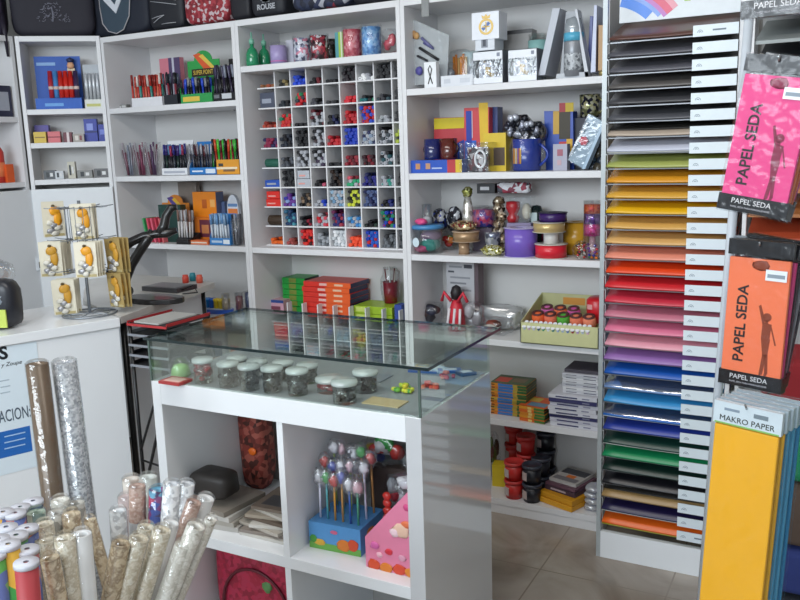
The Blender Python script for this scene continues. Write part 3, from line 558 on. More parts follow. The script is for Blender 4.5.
# left wall unit contents (visible sliver)
def onleft(px, py, X=-3.66): r = ray(px, py); return cC+r*(X/r[0])
a = onleft(9, 100); tag(MB().box(-.1, .0, -.06, .06, 0, .15, M('#2a2c44')).box(0, .0006, -.045, .045, .03, .12, M('#a8acb8')).obj('small_box', None, (-3.655, a[1]-.05, 1.7605)), 'dark blue box with grey print at the left photo edge', 'box')
a = onleft(2, 150); tag(MB().lathe([(0, 0), (.03, 0), (.03, .15), (.015, .18), (.012, .2), (0, .2)], M('#c83a30'), n=16).lathe([(.0302, .03), (.0306, .03), (.0306, .1), (.0302, .1)], M('#e88050'), n=16).obj('glue_bottle', None, (-3.70, a[1], 1.4405)), 'red and orange bottle at the left photo edge', 'bottle')
a = onleft(9, 165); tag(MB().box(-.03, 0, -.02, .02, 0, .09, M('#e0602c')).obj('small_box', None, (-3.655, a[1], 1.4405)), 'orange carton beside the red bottle at the left photo edge', 'box')
# ------------------------------------------------------------------ right unit, top shelf
sA = 1.7855
YF = 3.11
def crest(m, cx, cz, r, y, gold='#c8a860', blue='#5a78b8'):
    g = M(gold, .35, .3); m.arc(cx, cz, r*.72, r, 0, 360, y-.0012, y, g, 20); m.arc(cx, cz, 0.0001, r*.7, 0, 360, y-.0006, y, M('#eef0f2'), 16)
    m.prism([(cx-r*.65, cz-r*.15), (cx-r*.35, cz-r*.5), (cx+r*.6, cz+r*.35), (cx+r*.3, cz+r*.6)], y-.0014, y-.0005, M(blue))
    m.box(cx-r*.08, cx+r*.08, y-.0018, y-.0008, cz-r*.6, cz+r*.6, g); m.box(cx-r*.5, cx+r*.5, y-.0018, y-.0008, cz-r*.08, cz+r*.08, g)
    m.prism([(cx-r*.5, cz+r*1.0), (cx+r*.5, cz+r*1.0), (cx+r*.6, cz+r*1.45), (cx+r*.25, cz+r*1.25), (cx, cz+r*1.55), (cx-r*.25, cz+r*1.25), (cx-r*.6, cz+r*1.45)], y-.0012, y, g)
def crest_box(name, label, px0, px1, pyt, Y, zb_, depth, zt=None, cr=.6, rz=0, col='#e8ebf2', group=None):
    x0, x1 = sx(px0, Y, zb_), sx(px1, Y, zb_); w = x1-x0; zt = zt or sz(pyt, (x0+x1)/2, Y); h = zt-zb_
    m = MB(); m.box(-w/2, w/2, 0, depth, 0, h, M(col, .3)); crest(m, w*.03, h*.46, min(w, h)*.5*cr, 0); return tag(m.obj(name, None, ((x0+x1)/2, Y, zb_), rz, bevel=.001), label, 'box', group)
def window_box(label, px0, px1, pyt, Y, zb_, depth, rz=0):
    x0, x1 = sx(px0, Y, zb_), sx(px1, Y, zb_); w = x1-x0; h = sz(pyt, (x0+x1)/2, Y)-zb_
    t = thing('mug_gift_box', label, 'gift box', ((x0+x1)/2, Y, zb_), rz, 'white gift boxes with a mug behind a window'); wm = M('#e6e9ef', .3); t_ = .002
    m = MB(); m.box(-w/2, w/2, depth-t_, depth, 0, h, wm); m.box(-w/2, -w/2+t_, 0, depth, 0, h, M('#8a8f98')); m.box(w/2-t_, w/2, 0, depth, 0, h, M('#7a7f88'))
    m.box(-w/2, w/2, 0, depth, 0, t_, wm); m.box(-w/2, w/2, 0, depth, h-t_, h, wm); m.box(-w/2, w/2, 0, t_, 0, h*.2, wm); m.box(-w/2, w/2, 0, t_, h*.74, h, wm); m.box(w*.3, w*.4, -.001, 0, h*.82, h*.93, M('#8a90a0'))
    m.obj('carton', t); MB().box(-w/2+t_, w/2-t_, .0005, .0012, h*.2, h*.74, CLEAR).obj('window', t)
    r = min(w*.26, .034)
    MB().lathe([(0, 0), (r, 0), (r, h*.66), (r-.003, h*.66), (r-.003, .005), (0, .005)], MULTI('crest_mug_print', ['#d8dce4', '#b8bcc8', '#e8e8ee', '#6a7080', '#c8a868'], 70, .25), (-w*.12, depth*.45, .004)).obj('mug_body', t)
    MB().tube([(-w*.12+r+.024*math.sin(math.pi*k/8), depth*.3, .004+h*(.12+.45*k/8)) for k in range(9)], .004, M('#c8ccd4', .2), 8).obj('mug_handle', t)
    MB().lathe([(0, .0), (r*.8, .0), (r*.75, .006), (0, .006)], M('#b8bcc8'), (w*.25, depth*.4, .004)).obj('coaster', t)
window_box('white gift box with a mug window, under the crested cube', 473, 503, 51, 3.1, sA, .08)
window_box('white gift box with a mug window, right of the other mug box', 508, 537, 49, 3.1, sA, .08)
tag(MB().box(-.04, .04, 0, .1, 0, .058, M('#dde2ea')).box(-.015, .012, -.001, 0, .01, .045, M('#8a8f9a')).box(-.008, .004, -.0016, 0, .015, .04, M('#454a56')).obj('small_gift_box', None, (sx(485, 3.12, 1.9), 3.12, sz(50.5, sx(485, 3.12, 1.9), 3.12)+.001)), 'small white gift box between crested cube and mug box', 'box')
xg = sx(486, 3.13, 1.96); zg = sz(40, xg, 3.13)
t_ = crest_box('crested_gift_cube', 'white cube box with a gold crest, highest on the stack', 472, 499, 10, 3.115, sz(40.5, xg, 3.115)+.004, .09, zt=sz(12, xg, 3.115))
tag(MB().box(-.05, .05, 0, .05, 0, .145, M('#c4d8da')).obj('pale_teal_box', None, (sx(473, 3.24, sA), 3.25, sA)), 'pale teal box edge behind the crested cube', 'box')
carton('dark_open_box', 'dark grey open carton behind the mug gift boxes', 'box', 502, 532, 30, 3.27, sA, .06, '#8a8886', ((.0, 1, .93, 1, '#3c3c3e'), (0, .08, 0, 1, '#4a4a4c')))
t = thing('teal_lidded_cup', 'clear cup with a teal band between dark carton and tall grey box', 'cup', (sx(540, 3.28, sA), 3.26, sA))
MB().lathe([(0, 0), (.03, 0), (.04, .19), (.038, .19), (.028, .004)], TUBP).obj('clear_cup', t); MB().lathe([(.0375, .11), (.0395, .12), (.041, .165), (.038, .165)], M('#8ab8b4', .35)).obj('teal_band', t)
MB().lathe([(0, .0), (.03, .0), (.03, .1), (0, .1)], M('#9a9c9a')).obj('stand', t)
def lean_box(name, label, cat, pts, y0, y1, mat, extra=None):
    m = MB(); cx = sum(p[0] for p in pts)/len(pts); zb0 = min(p[1] for p in pts)
    m.prism([(p[0]-cx, p[1]-zb0) for p in pts], 0, y1-y0, mat)
    if extra: extra(m)
    return tag(m.obj(name, None, (cx, y0, zb0), bevel=.001), label, cat)
def P2(px, py, Y):  # (x, z) of a pixel at plane Y
    # solve exactly by ray
    r = ray(px, py); q = cC+r*(Y/r[1]); return (q[0], q[2])
Y_ = 3.12
a, b, c, d = P2(538, 75.5, Y_), P2(545, 75, Y_), P2(560, 8, Y_), P2(552.5, 8, Y_)
lean_box('tall_grey_box', 'tall thin silver-grey box leaning right beside the bottle box', 'box', [a, b, c, d], Y_, Y_+.14, M('#b8bcc6', .35))
Y_ = 3.11
pts = [P2(556, 76, Y_), P2(589, 73, Y_), P2(577, 9, Y_), P2(562, 10, Y_)]
zb0 = min(p[1] for p in pts)
def ex(m):
    pass
t = thing('bottle_gift_box', 'grey gift box with a printed steel bottle, upper right shelf', 'gift box', (pts[0][0], Y_, sA)); ox = pts[0][0]
m = MB(); g = M('#a0a4aa', .35); m.prism([(p[0]-ox, max(0, p[1]-sA)) for p in pts], .05, .052, g)
m.prism([(pts[0][0]-ox, 0), (pts[1][0]-ox, 0), (pts[1][0]-ox-.004, .02), (pts[0][0]-ox+.002, .02)], 0, .05, M('#b4b8be', .35))
q = [(pts[1][0]-ox-.014, 0), (pts[1][0]-ox, 0), (pts[2][0]-ox, pts[2][1]-sA), (pts[2][0]-ox-.008, pts[2][1]-sA)]
m.prism(q, 0, .055, M('#c4c8ce', .35)); m.obj('carton', t)
bx = sx(572, Y_, 1.87)-ox
MB().lathe([(0, .008), (.036, .008), (.036, .13), (.034, .135), (.034, .0)][:4], M('#8f9298', .3, .2), (bx, .022, 0)).lathe([(.0362, .03), (.0366, .05), (.0362, .09)], MULTI('bottle_print', ['#a8acb0', '#6a6e74', '#c0c4c8'], 120, .3), (bx, .022, 0)).obj('bottle_body', t)
MB().lathe([(.0345, .135), (.037, .135), (.037, .165), (.0345, .165)], M('#5ab0d0', .3), (bx, .022, 0)).obj('blue_band', t)
MB().lathe([(.034, .165), (.035, .18), (.028, .215), (.0, .225)], M('#a8b0b6', .15, .3), (bx, .022, 0)).obj('bottle_cap', t)
Y_ = 3.12
lean_box('slim_blue_box', 'slim box, dark blue with a white edge, near the right end', 'box', [P2(590.5, 72.5, Y_), P2(595.5, 72, Y_), P2(597, 5, Y_), P2(594, 5, Y_)], Y_, Y_+.16, M('#c0c6dc', .3))
lean_box('slim_blue_box', 'navy panel behind the white-edged slim box', 'box', [P2(587, 72, Y_+.05), P2(591, 72, Y_+.05), P2(593, 16, Y_+.05), P2(590, 16, Y_+.05)], Y_+.05, Y_+.2, M('#323e86', .3))
t_ = lean_box('slim_book', 'slim yellow, blue and orange striped box at the far right end', 'box', [P2(598, 71, Y_), P2(602.3, 70.5, Y_), P2(603.5, 25, Y_), P2(598.5, 25, Y_)], Y_, Y_+.12, M('#b0844a', .35))
bx = t_
tag(MB().lathe([(0, 0), (.012, 0), (.014, .014), (.008, .02), (0, .024)], M('#a09060', .3, .5)).obj('brass_trinket', None, (sx(601.5, 3.085, sA), 3.1, sA)), 'tiny brass ornament at the right end of the shelf', 'ornament')
# left part of top shelf
Y_ = 3.16
t = thing('stationery_pack', 'clear pack with black pens, flowers and blue clips, at the left end', 'stationery pack', (sx(424, Y_, sA), Y_, sA), 0, None)
m = MB(); xs = [P2(411, 86, Y_), P2(447, 84, Y_), P2(449, 36, Y_), P2(408, 18, Y_)]; ox = sx(424, Y_, sA)
m.prism([(p[0]-ox, p[1]-sA+.003) for p in xs], .0, .003, FILM('pack_film', '#dde3e6', .12, .5, .1, .3, 20, .35)); m.obj('clear_sleeve', t)
def st(p0, p1, r, c, nm, y=-.006):
    a, b = P2(*p0, Y_), P2(*p1, Y_); MB().cyl((a[0]-ox, y, a[1]-sA), (b[0]-ox, y, b[1]-sA), r, M(c, .35), n=8).obj(nm, t)
st((420, 48), (439, 60), .006, BL if False else '#26262a', 'pen'); st((418, 56), (428, 61), .005, '#2a2a30', 'pen'); st((422, 38), (433, 48), .006, '#6a6a98', 'clip'); st((424, 43), (434, 49), .004, '#54548a', 'clip')
for k, (x, y, c) in enumerate([(410, 28, '#a07048'), (414, 34, '#b88a58'), (412, 37, '#7a5038'), (417, 36, '#c89a60')]):
    a = P2(x, y, Y_); MB().blob((a[0]-ox, -.006, a[1]-sA), (.014, .006, .014), M(c), k, .3, 10, 6).obj('flower', t)
a = P2(420, 71, Y_); MB().blob((a[0]-ox, -.008, a[1]-sA), (.017, .008, .018), M('#54509a'), 3, .2, 10, 6).obj('purple_clip', t)
x = sx(431, 3.095, sA); t = thing('ribbon_pin_box', 'small white box printed with a black looped ribbon', 'box', (x, 3.09, sA)); hw = (sx(437, 3.09, sA)-sx(425, 3.09, sA))/2; hh = sz(62, x, 3.09)-sA
MB().box(-hw, hw, 0, .03, 0, hh, M('#eef0f3', .3)).obj('carton', t, bevel=.001)
MB().tube([(-.009, -.001, hh*.15), (.002, -.001, hh*.5), (.008, -.001, hh*.72), (.0, -.001, hh*.86), (-.008, -.001, hh*.72), (-.002, -.001, hh*.5), (.01, -.001, hh*.15)], .0022, BLACK, 6).obj('printed_ribbon', t)
bag('grey_gift_bag', 'grey plastic bag of black pens beside the clear pack', 'bag', (sx(444, 3.2, sA+.06), 3.22, sA+.055), (.05, .03, .055), [M('#909298')], 8, n_in=2, amp=.12)
t = thing('pencil_pack', 'pack of orange pencils standing behind the long white box', 'pencil pack', (sx(459, 3.22, sA), 3.24, sA))
for i in range(6): MB().cyl((-.03+i*.011, 0, .0), (-.03+i*.011, 0, .13+.008*math.sin(i*2)), .0052, M(['#e08a20', '#d07818', '#c8a060'][i % 3]), n=7).obj('pencil', t)
MB().blob((0, 0, .072), (.055, .02, .085), CLEAR, 4, .15, power=.6).obj('plastic_bag', t)
carton('long_white_box', 'long low white box in front of the orange pencils', 'box', 441, 473, 75, 3.105, sA, .06, '#dde0e6', ((.1, .3, .3, .7, '#c8ccd4'), (.6, .9, .3, .7, '#ccd0d8')))
bag('silver_bow_bag', 'crumpled clear bag with silver bows left of the crested cube', 'bag', (sx(466, 3.2, sA+.13), 3.25, sA+.075), (.035, .025, .075), [M('#a8acb4', .3, .3)], 18, n_in=3)
# ------------------------------------------------------------------ right unit, second shelf
sB = 1.4435
carton('blue_flag_box', 'long blue, red and yellow box with two small crests, front left', 'box', 411, 462, 160, 3.1, sB, .07, '#1c50b8', ((.72, .88, 0, 1, '#b83038'), (.88, 1, 0, 1, '#d8b828'), (.1, .19, .3, .75, '#c08a60'), (.3, .39, .3, .75, '#c09070'), (.42, .62, .3, .42, '#a8b8e0')))
for i, (px, c, l) in enumerate(((433, '#1c2460', 'dark navy glazed mug on top of the blue flag box'), (449, '#5a2018', 'dark brown-red glazed mug on top of the blue flag box'))):
    mug('glazed_mug', l, px, 3.145, sz(160, sx(436, 3.1, sB+.06), 3.1)+.001, .036, .085, M(c, .15, coat=.6), None, 150+180*i, False, '#14183a' if i == 0 else '#2a1410')
Y_ = 3.28
lean_box('flag_carton', 'yellow-topped red carton lying behind the dark mugs', 'box', [P2(434, 172, Y_), P2(466, 172, Y_), P2(466, 117, Y_), P2(434, 118, Y_)], Y_, Y_+.06, M('#c23a42', .35), lambda m: m.box(-.073, .073, -.0012, 0, .185, .23, M('#dcc820')).prism([(-.04, 0), (.073, 0), (.073, .14), (-.04, .09)], -.0014, 0, M('#1f50c0')))
Y_ = 3.2
t_ = lean_box('tall_flag_carton', 'tall red and yellow carton with a blue J shape', 'box', [P2(464, 172, Y_), P2(489, 172, Y_), P2(489, 107, Y_), P2(464, 108, Y_)], Y_, Y_+.06, M('#c8343c', .35), lambda m: m.prism([(.02, .02), (.053, .0), (.053, .28), (.012, .28)], -.0012, 0, M('#e0b828')).box(-.045, -.02, -.0016, 0, .12, .25, M('#2038a0')).box(-.053, .0, -.0014, 0, .02, .13, M('#1f60c8')).box(-.019, -.016, -.002, 0, .14, .25, M('#d8d8e8')))
carton('tall_flag_carton', 'narrow dark blue carton right of the tall red and yellow one', 'box', 489, 498, 107, 3.24, sB, .06, '#2c3c78')
carton('flag_carton', 'yellow carton with a window behind the round-handled mug', 'box', 484, 506, 133, 3.19, sB, .07, '#dcbc20', ((.45, .95, .15, .62, '#4a3420'),))
xm = sx(478, 3.14, sB); t = thing('crest_mug', 'clear-boxed white mug with a thick round handle, centre left', 'mug', (xm, 3.15, sB))
MB().lathe([(0, .001), (.043, .001), (.046, .006), (.046, .1), (.043, .1), (.042, .006), (0, .006)], MULTI('photo_mug_print', ['#4a4448', '#b8b0b0', '#2c2a30', '#d8d4d4', '#6a3a40'], 55, .15)).obj('cup', t)
MB().tube([(.026+.022*math.cos(a), -.048, .052+.034*math.sin(a)) for a in [2*math.pi*k/16 for k in range(17)]], .0048, M('#e8e8ea', .2), 8).obj('handle', t)
MB().box(-.062, .062, -.053, -.052, 0, .118, CLEAR).box(-.062, -.061, -.053, .05, 0, .118, CLEAR).box(.061, .062, -.053, .05, 0, .118, CLEAR).box(-.062, .062, -.053, .05, .117, .118, CLEAR).obj('clear_box', t)
t = thing('crest_mug', 'blue crested mug set in crackling clear wrap, centre of the shelf', 'mug', (sx(526, 3.15, sB), 3.16, sB))
bl = M('#1c3a9c', .25, coat=.4)
MB().lathe([(0, .001), (.052, .001), (.056, .006), (.058, .125), (.055, .125), (.05, .006), (0, .006)], bl).obj('cup', t)
mm = MB()
for k in range(8):
    a = math.radians(-135+k*5.5); mm.box(-.0035, .0035, -.0008, .0004, .03, .09, M(['#d8a838', '#a82838', '#d8a838', '#c8c8c8', '#d8a838', '#2a50b0', '#a82838', '#d8a838'][k]), T=Matrix.Translation((.0575*math.cos(a), .0575*math.sin(a), 0)) @ Matrix.Rotation(a+H90, 4, 'Z'))
mm.obj('printed_crest', t)
MB().tube([((.056+.034*math.sin(math.pi*k/8)), -.01, .02+.085*k/8) for k in range(9)], .006, bl, 8).obj('handle', t)
MB().lathe([(0, .0003), (.065, .0003), (.07, .1), (.055, .14), (.05, .155)], CLEAR, n=14).obj('cellophane_wrap', t)
for i, (px, py, r, Yb) in enumerate(((519, 128, .052, 3.2), (534, 133, .045, 3.19))):
    x = sx(px, Yb, 1.6); z = sz(py, x, Yb)
    t = thing('silver_rosette', ['large round silver and black rosette above the blue mug', 'smaller silver rosette above the blue mug, to the right'][i], 'rosette', (x, Yb, z), 0, 'silver rosettes')
    m = MB()
    for k in range(18):
        a = k*2.4; q = r*(.35+.6*((k*7) % 11)/11); m.blob((q*math.cos(a), -.01-.004*(k % 3), q*math.sin(a)), (r*.3, .014, r*.3), M(['#a0a4b4', '#3a3c48', '#c8ccd8', '#22242c'][k % 4], .2, .4), k, .3, 8, 5)
    m.obj('foil_bow', t); MB().lathe([(0, 0), (r*1.0, .0), (r*1.03, .03), (0, .05)], FILM('dark_film', '#8a8c98', .2, .6, .08, .4, 20), n=18, T=Matrix.Rotation(-H90, 4, 'X')).obj('wrapping', t)
    MB().cyl((0, .02, -z+sB+.001), (0, .02, 0), .003, M('#9a9ca4')).obj('stem', t)
Y_ = 3.24
t_ = lean_box('patterned_carton', 'blue carton with yellow, red and dark photo print, behind the glass box', 'box', [P2(546, 172, Y_), P2(574, 172, Y_), P2(573, 111, Y_), P2(544, 111, Y_)], Y_, Y_+.06, M('#2348a8', .35), lambda m: m.box(-.025, .0, -.0014, 0, .15, .24, M('#c8a040')).box(.0, .045, -.0012, 0, .13, .24, M('#3c3424')).box(.0, .05, -.0014, 0, .235, .27, M('#b84048')).box(.025, .058, -.0016, 0, .235, .27, M('#d8b830')).box(0.0, .04, -.0016, 0, .07, .12, M('#c83838')).box(.03, .055, -.0018, 0, .07, .13, M('#e0b038')))
carton('small_white_carton', 'small whitish carton with faint red print, under the patterned one', 'box', 553, 567, 144, 3.15, sB, .04, '#a8a8b8', ((.3, .7, .55, .8, '#a05868'), (.3, .6, .2, .4, '#c0a0a8')))
Y_ = 3.12
pts = [P2(567, 160, Y_), P2(582, 169, Y_), P2(602.5, 122, Y_), P2(588, 114, Y_)]
xc = sum(p[0] for p in pts)/4; zc_ = min(p[1] for p in pts)
t = thing('tilted_clear_case', 'tilted clear box with a red flower, leaning at the right end', 'gift box', (xc, Y_, sB))
pl = [(p[0]-xc, p[1]-sB) for p in pts]
MB().prism(pl, .02, .05, M('#8aa0b0', .3)).obj('backing', t); MB().prism([(x*1.0, z) for x, z in pl], 0, .002, CLEAR).obj('front_window', t)
MB().prism([pl[1], (pl[1][0]+.012, pl[1][1]+.0), (pl[2][0]+.012, pl[2][1]), pl[2]], -.002, .05, M('#a8c0d4', .2)).obj('side_strip', t)
a = P2(583, 141, Y_); m = MB()
for k in range(6): m.blob((a[0]-xc+.009*math.cos(k*1.05), .01, a[1]-sB+.009*math.sin(k*1.05)), (.009, .006, .009), M('#d8344a'), k, .1, 8, 5)
m.obj('red_flower', t); MB().cyl((pl[0][0]+.01, .01, pl[0][1]+.02), (pl[3][0]-.004, .01, pl[3][1]-.03), .004, M('#e8eef2', .2)).obj('white_stem', t)
t = thing('sequin_mug', 'gold and black sequined mug perched top right of the second shelf', 'mug', (sx(588, 3.28, 1.6), 3.3, sB))
MB().box(-.05, .06, -.04, .06, 0, .2, M('#2c2e3c')).obj('box_stand', t)
MB().lathe([(0, .2), (.036, .2), (.04, .29), (.037, .29), (.034, .205), (0, .205)], MULTI('gold_sequins', ['#c8c090', '#3a3848', '#8a8a60', '#e0dcc0', '#282838'], 90, .2, metal=.5)).obj('cup', t)
MB().tube([(.036+.026*math.sin(math.pi*k/8), 0, .215+.06*k/8) for k in range(9)], .005, M('#8a8458', .3, .5), 8).obj('handle', t)
t = thing('dark_bow', 'dark glossy ribbon bow at the lower right of the second shelf', 'bow', (sx(596, 3.2, sB), 3.2, sB))
for k in range(5): MB().blob((.02*math.cos(k*1.3), .012*math.sin(k), .03+.03*math.sin(k*1.3)), (.02, .02, .025), M(['#2a3440', '#4a4438', '#3a5060'][k % 3], .2), k, .2, 10, 6).obj('loop', t)
# ------------------------------------------------------------------ right unit, third shelf: ribbons
sC = 1.1035
def spool(label, px, Y, zb_, r, h, col, group='ribbon spools', flange='#c8c4bc', core=None, metal=0, name='ribbon_spool', rim=.004, metal2=0):
    t = thing(name, label, 'ribbon spool', (sx(px, Y, zb_+h/2), Y, zb_), 0, group)
    MB().lathe([(0, .002), (r*.94, .002), (r*.94, h-.002), (0, h-.002)], M(col, .22, metal, bump=.05, scale=8), n=32).obj('ribbon', t)
    f = M(flange, .4)
    for q in (0, h-.002): MB().lathe([(r*.3, q), (r, q), (r, q+.002), (r*.3, q+.002), (r*.3, q)], f, n=32).obj('flange', t)
    return t
spool('wide violet satin ribbon spool with lilac sheen, centre of the third shelf', 521, 3.155, sC, .07, .115, '#7a60c0', flange='#b8b0d8')
z_ = sC
spool('red satin ribbon spool, bottom of the right-hand spool tower', 551, 3.14, z_, .066, .055, '#d82838')
spool('small white spool standing on the red ribbon spool', 551, 3.14, z_+.0555, .031, .045, '#e0dcd6', flange='#c8c8c0')
spool('gold cream ribbon spool near the top of the spool tower', 549, 3.14, z_+.101, .066, .04, '#c8b078', metal=.3)
spool('dark purple ribbon spool, topmost of the spool tower', 553, 3.15, z_+.1415, .058, .036, '#3a2060', flange='#201838')
spool('mustard yellow spool behind the red ribbon spool', 576, 3.27, sC, .055, .13, '#c8962c', flange='#8a6a20')
spool('dark red spool between the violet and mustard spools', 546, 3.33, sC, .045, .11, '#5a1830', flange='#301020')
t = spool('bronze ribbon spool on a narrow pedestal, left of centre', 466, 3.14, sC+.055, .058, .042, '#a88a68', flange='#c0a890', metal=.3)
spool('narrow bronze spool under the wide bronze one', 464, 3.14, sC, .024, .0545, '#b89878', flange='#a89078', metal=.3)
def tinsel(name, label, cat, c, r, cols, seed=0, metal=.5, group=None, scale=110, power=1):
    m = MB(); m.blob((0, 0, r[2]), r, MULTI('tinsel_'+str(seed), cols, scale, .2, metal=metal, bump=1.0), seed, .16, 24, 16, power)
    rnd = random.Random(seed)
    for k in range(46):
        a = rnd.uniform(0, 6.28); b = rnd.uniform(-1, 1); s = math.sqrt(1-b*b); d = Vector((s*math.cos(a), s*math.sin(a), b)); p = Vector((d.x*r[0], d.y*r[1], r[2]+d.z*r[2]*.9))
        m.cyl(p*.9+Vector((0, 0, r[2]*.1)), p+d*.006, .003, M(cols[k % len(cols)], .25, metal), r1=.001, n=4)
    return tag(m.obj(name, None, (c[0], c[1], c[2])), label, cat, group)
tinsel('foil_bow', 'frilly gold and red foil bow on the bronze spool', 'bow', (sx(464, 3.14, 1.21), 3.14, sC+.098), (.055, .045, .022), ['#b89868', '#d8c8a0', '#8a3038', '#6a5a40'], 1)
tinsel('foil_bow', 'green gold foil bow lying at the shelf front, centre', 'bow', (sx(492, 3.115, sC), 3.125, sC), (.05, .03, .022), ['#a8a050', '#d8d8a0', '#6a6428', '#f0f0d0'], 2)
m = MB(); m.lathe([(0, 0), (.032, 0), (.034, .07), (.034, .085), (0, .086)], MULTI('silver_foil', ['#c8ccd4', '#8a90a0', '#e8ecf0', '#60646c'], 50, .15, metal=.6))
tag(m.obj('silver_ribbon_roll', None, (sx(490, 3.2, 1.16), 3.23, sC)), 'silver foil roll behind the green gold bow', 'ribbon roll')
t = thing('craft_tub', 'clear tub with a blue lid, white sticker and teal filling, left end', 'tub', (sx(427, 3.14, sC), 3.15, sC))
MB().lathe([(0, 0), (.064, 0), (.068, .105), (.066, .105), (.062, .003)], TUBP, n=28).obj('tub_body', t)
MB().lathe([(0, .104), (.07, .104), (.072, .112), (.07, .12), (0, .122)], M('#4a8ac0', .3), n=28).obj('lid', t)
MB().blob((.012, 0, .035), (.045, .045, .03), M('#2a8a80'), 2, .2).blob((-.02, -.01, .022), (.04, .04, .02), M('#c85080'), 3, .2).blob((.01, .01, .075), (.045, .045, .025), M('#8a6a90'), 5, .25).obj('contents', t)
m = MB(); a = math.radians(-112); m.cyl((.0655*math.cos(a), .0655*math.sin(a), .05), (.0685*math.cos(a), .0685*math.sin(a), .05), .02, M('#d8e8f0', .3), n=20); m.obj('round_sticker', t)
t = thing('pom_pom_jar', 'slim clear jar standing on the blue-lidded tub', 'jar', (sx(427, 3.15, sC+.17), 3.15, sC+.1225))
MB().lathe([(0, 0), (.022, 0), (.022, .085), (.02, .085), (.02, .003)], TUBP).obj('jar_body', t); MB().lathe([(0, .003), (.019, .003), (.019, .03), (0, .035)], M('#d0d0d4')).obj('contents', t)
tag(MB().blob((0, 0, .014), (.028, .02, .014), M('#e0508a', .4), 4, .3).obj('pink_bow', None, (sx(421, 3.1, sC+.12), 3.105, sC+.1225)), 'bright pink bow on the blue-lidded tub', 'bow')
tinsel('foil_bow', 'black and silver dotted bow cluster behind the tub, left', 'bow', (sx(438, 3.25, 1.24), 3.27, sC+.08), (.035, .04, .05), ['#26262c', '#b8bcc4', '#505058', '#2a3a80'], 3, .2, 'dark bows', 60)
tinsel('foil_bow', 'black and silver dotted bow cluster behind the tub, right of its twin', 'bow', (sx(453, 3.25, 1.24), 3.27, sC+.07), (.035, .04, .06), ['#202026', '#c8ccd4', '#3a3a42'], 4, .2, 'dark bows', 60)
bag('sweet_bag', 'bag of red, orange and green sweets behind the blue-lidded tub', 'bag', (sx(447, 3.24, sC+.04), 3.26, sC+.042), (.04, .035, .04), [M('#c83028'), M('#d87828'), M('#3a8a40'), M('#c8a83a')], 9)
t = thing('foil_ornament', 'tall silver foil ornament with a green gold top, behind the bronze spool', 'ornament', (sx(467, 3.24, 1.25), 3.25, sC))
MB().lathe([(0, 0), (.03, 0), (.026, .12), (.02, .2), (.012, .24), (0, .25)], MULTI('foil_white', ['#d8d4cc', '#a8a498', '#f0f0ec'], 60, .15, metal=.5)).obj('foil_body', t)
MB().blob((0, 0, .25), (.022, .02, .025), MULTI('foil_green', ['#9a9a50', '#6a6a30', '#d8d8a0'], 90, .2, metal=.5), 2, .3).obj('foil_top', t)
t = thing('bead_jar', 'clear jar of purple and pink beads behind the silver roll', 'jar', (sx(483, 3.27, 1.25), 3.28, sC))
MB().box(-.05, .05, -.04, .04, 0, .1, M('#5a5060')).obj('stand', t)
MB().lathe([(0, .101), (.05, .101), (.052, .19), (.05, .19), (.048, .105)], TUBP).obj('jar_body', t); MB().lathe([(0, .104), (.047, .104), (.047, .175), (0, .18)], MULTI('purple_beads', ['#6a3090', '#c83060', '#3a3aa0', '#a04088', '#d06a90'], 70, .3)).obj('beads', t)
t = thing('brown_garland', 'brown and silver garland loop beside the purple beads', 'garland', (sx(498, 3.24, 1.25), 3.26, sC))
for k in range(7): MB().blob((.008*math.sin(k*2), 0, .02+k*.032), (.026, .022, .022), MULTI('brown_foil', ['#6a5844', '#a8947a', '#3a3028', '#d0c4b0'], 70, .25, metal=.4), k, .25, 10, 7).obj('tuft', t)
t = thing('label_roll', 'flat black and patterned roll lying highest on the third shelf', 'roll', (sx(501, 3.2, 1.33), 3.25, sz(193, sx(501, 3.2, 1.33), 3.25)))
MB().box(-.115, -.035, -.03, .03, 0, .04, M('#222226', .3)).box(-.1, -.06, -.031, -.03, .014, .028, M('#c8c8cc')).obj('black_roll', t, bevel=.008)
MB().box(-.03, .11, -.025, .03, 0, .045, MULTI('red_white_foil', ['#d8d8dc', '#a04050', '#505058', '#e8e8ec', '#803848'], 60, .2)).obj('patterned_roll', t, bevel=.01)
t = thing('clear_gift_case', 'clear square case holding a cream ball, behind the violet spool', 'gift box', (sx(520, 3.24, 1.25), 3.26, sC))
MB().box(-.055, .05, -.03, .03, .0, .125, M('#8a80a0')).obj('stand', t)
MB().box(-.055, .05, -.032, -.031, .126, .23, CLEAR).box(-.055, -.053, -.032, .03, .126, .23, TUBP).box(.048, .05, -.032, .03, .126, .23, TUBP).box(-.055, .05, -.032, .03, .228, .23, TUBP).obj('clear_case', t)
MB().blob((.022, 0, .17), (.02, .02, .035), M('#d0c8b0'), 5, .08).obj('cream_ball', t)
t = thing('red_vase', 'small red pot in the clear case', 'pot', (sx(511, 3.22, 1.24), 3.245, sC+.1265))
MB().lathe([(0, 0), (.022, 0), (.026, .02), (.018, .035), (.03, .06), (.028, .085), (0, .09)], M('#a8242c', .25)).obj('pot_body', t)
t = thing('hand_gel_bottle', 'small black-green bottle with a white label, right of the clear case', 'bottle', (sx(535, 3.28, 1.24), 3.3, sC))
MB().lathe([(0, 0), (.028, .0), (.03, .12), (.03, .16), (.018, .19), (0, .195)], M('#1c2c2c', .25)).obj('bottle_body', t); MB().box(-.012, .012, -.0315, -.029, .12, .165, M('#c8d8d8')).obj('paper_label', t)
t = thing('sequin_tube', 'tall clear tube of orange, purple and pink sequins, right end', 'sequin tube', (sx(592.5, 3.14, 1.2), 3.14, sC))
MB().lathe([(0, 0), (.036, 0), (.036, .225), (.034, .225), (.034, .003)], TUBP).obj('tube_body', t)
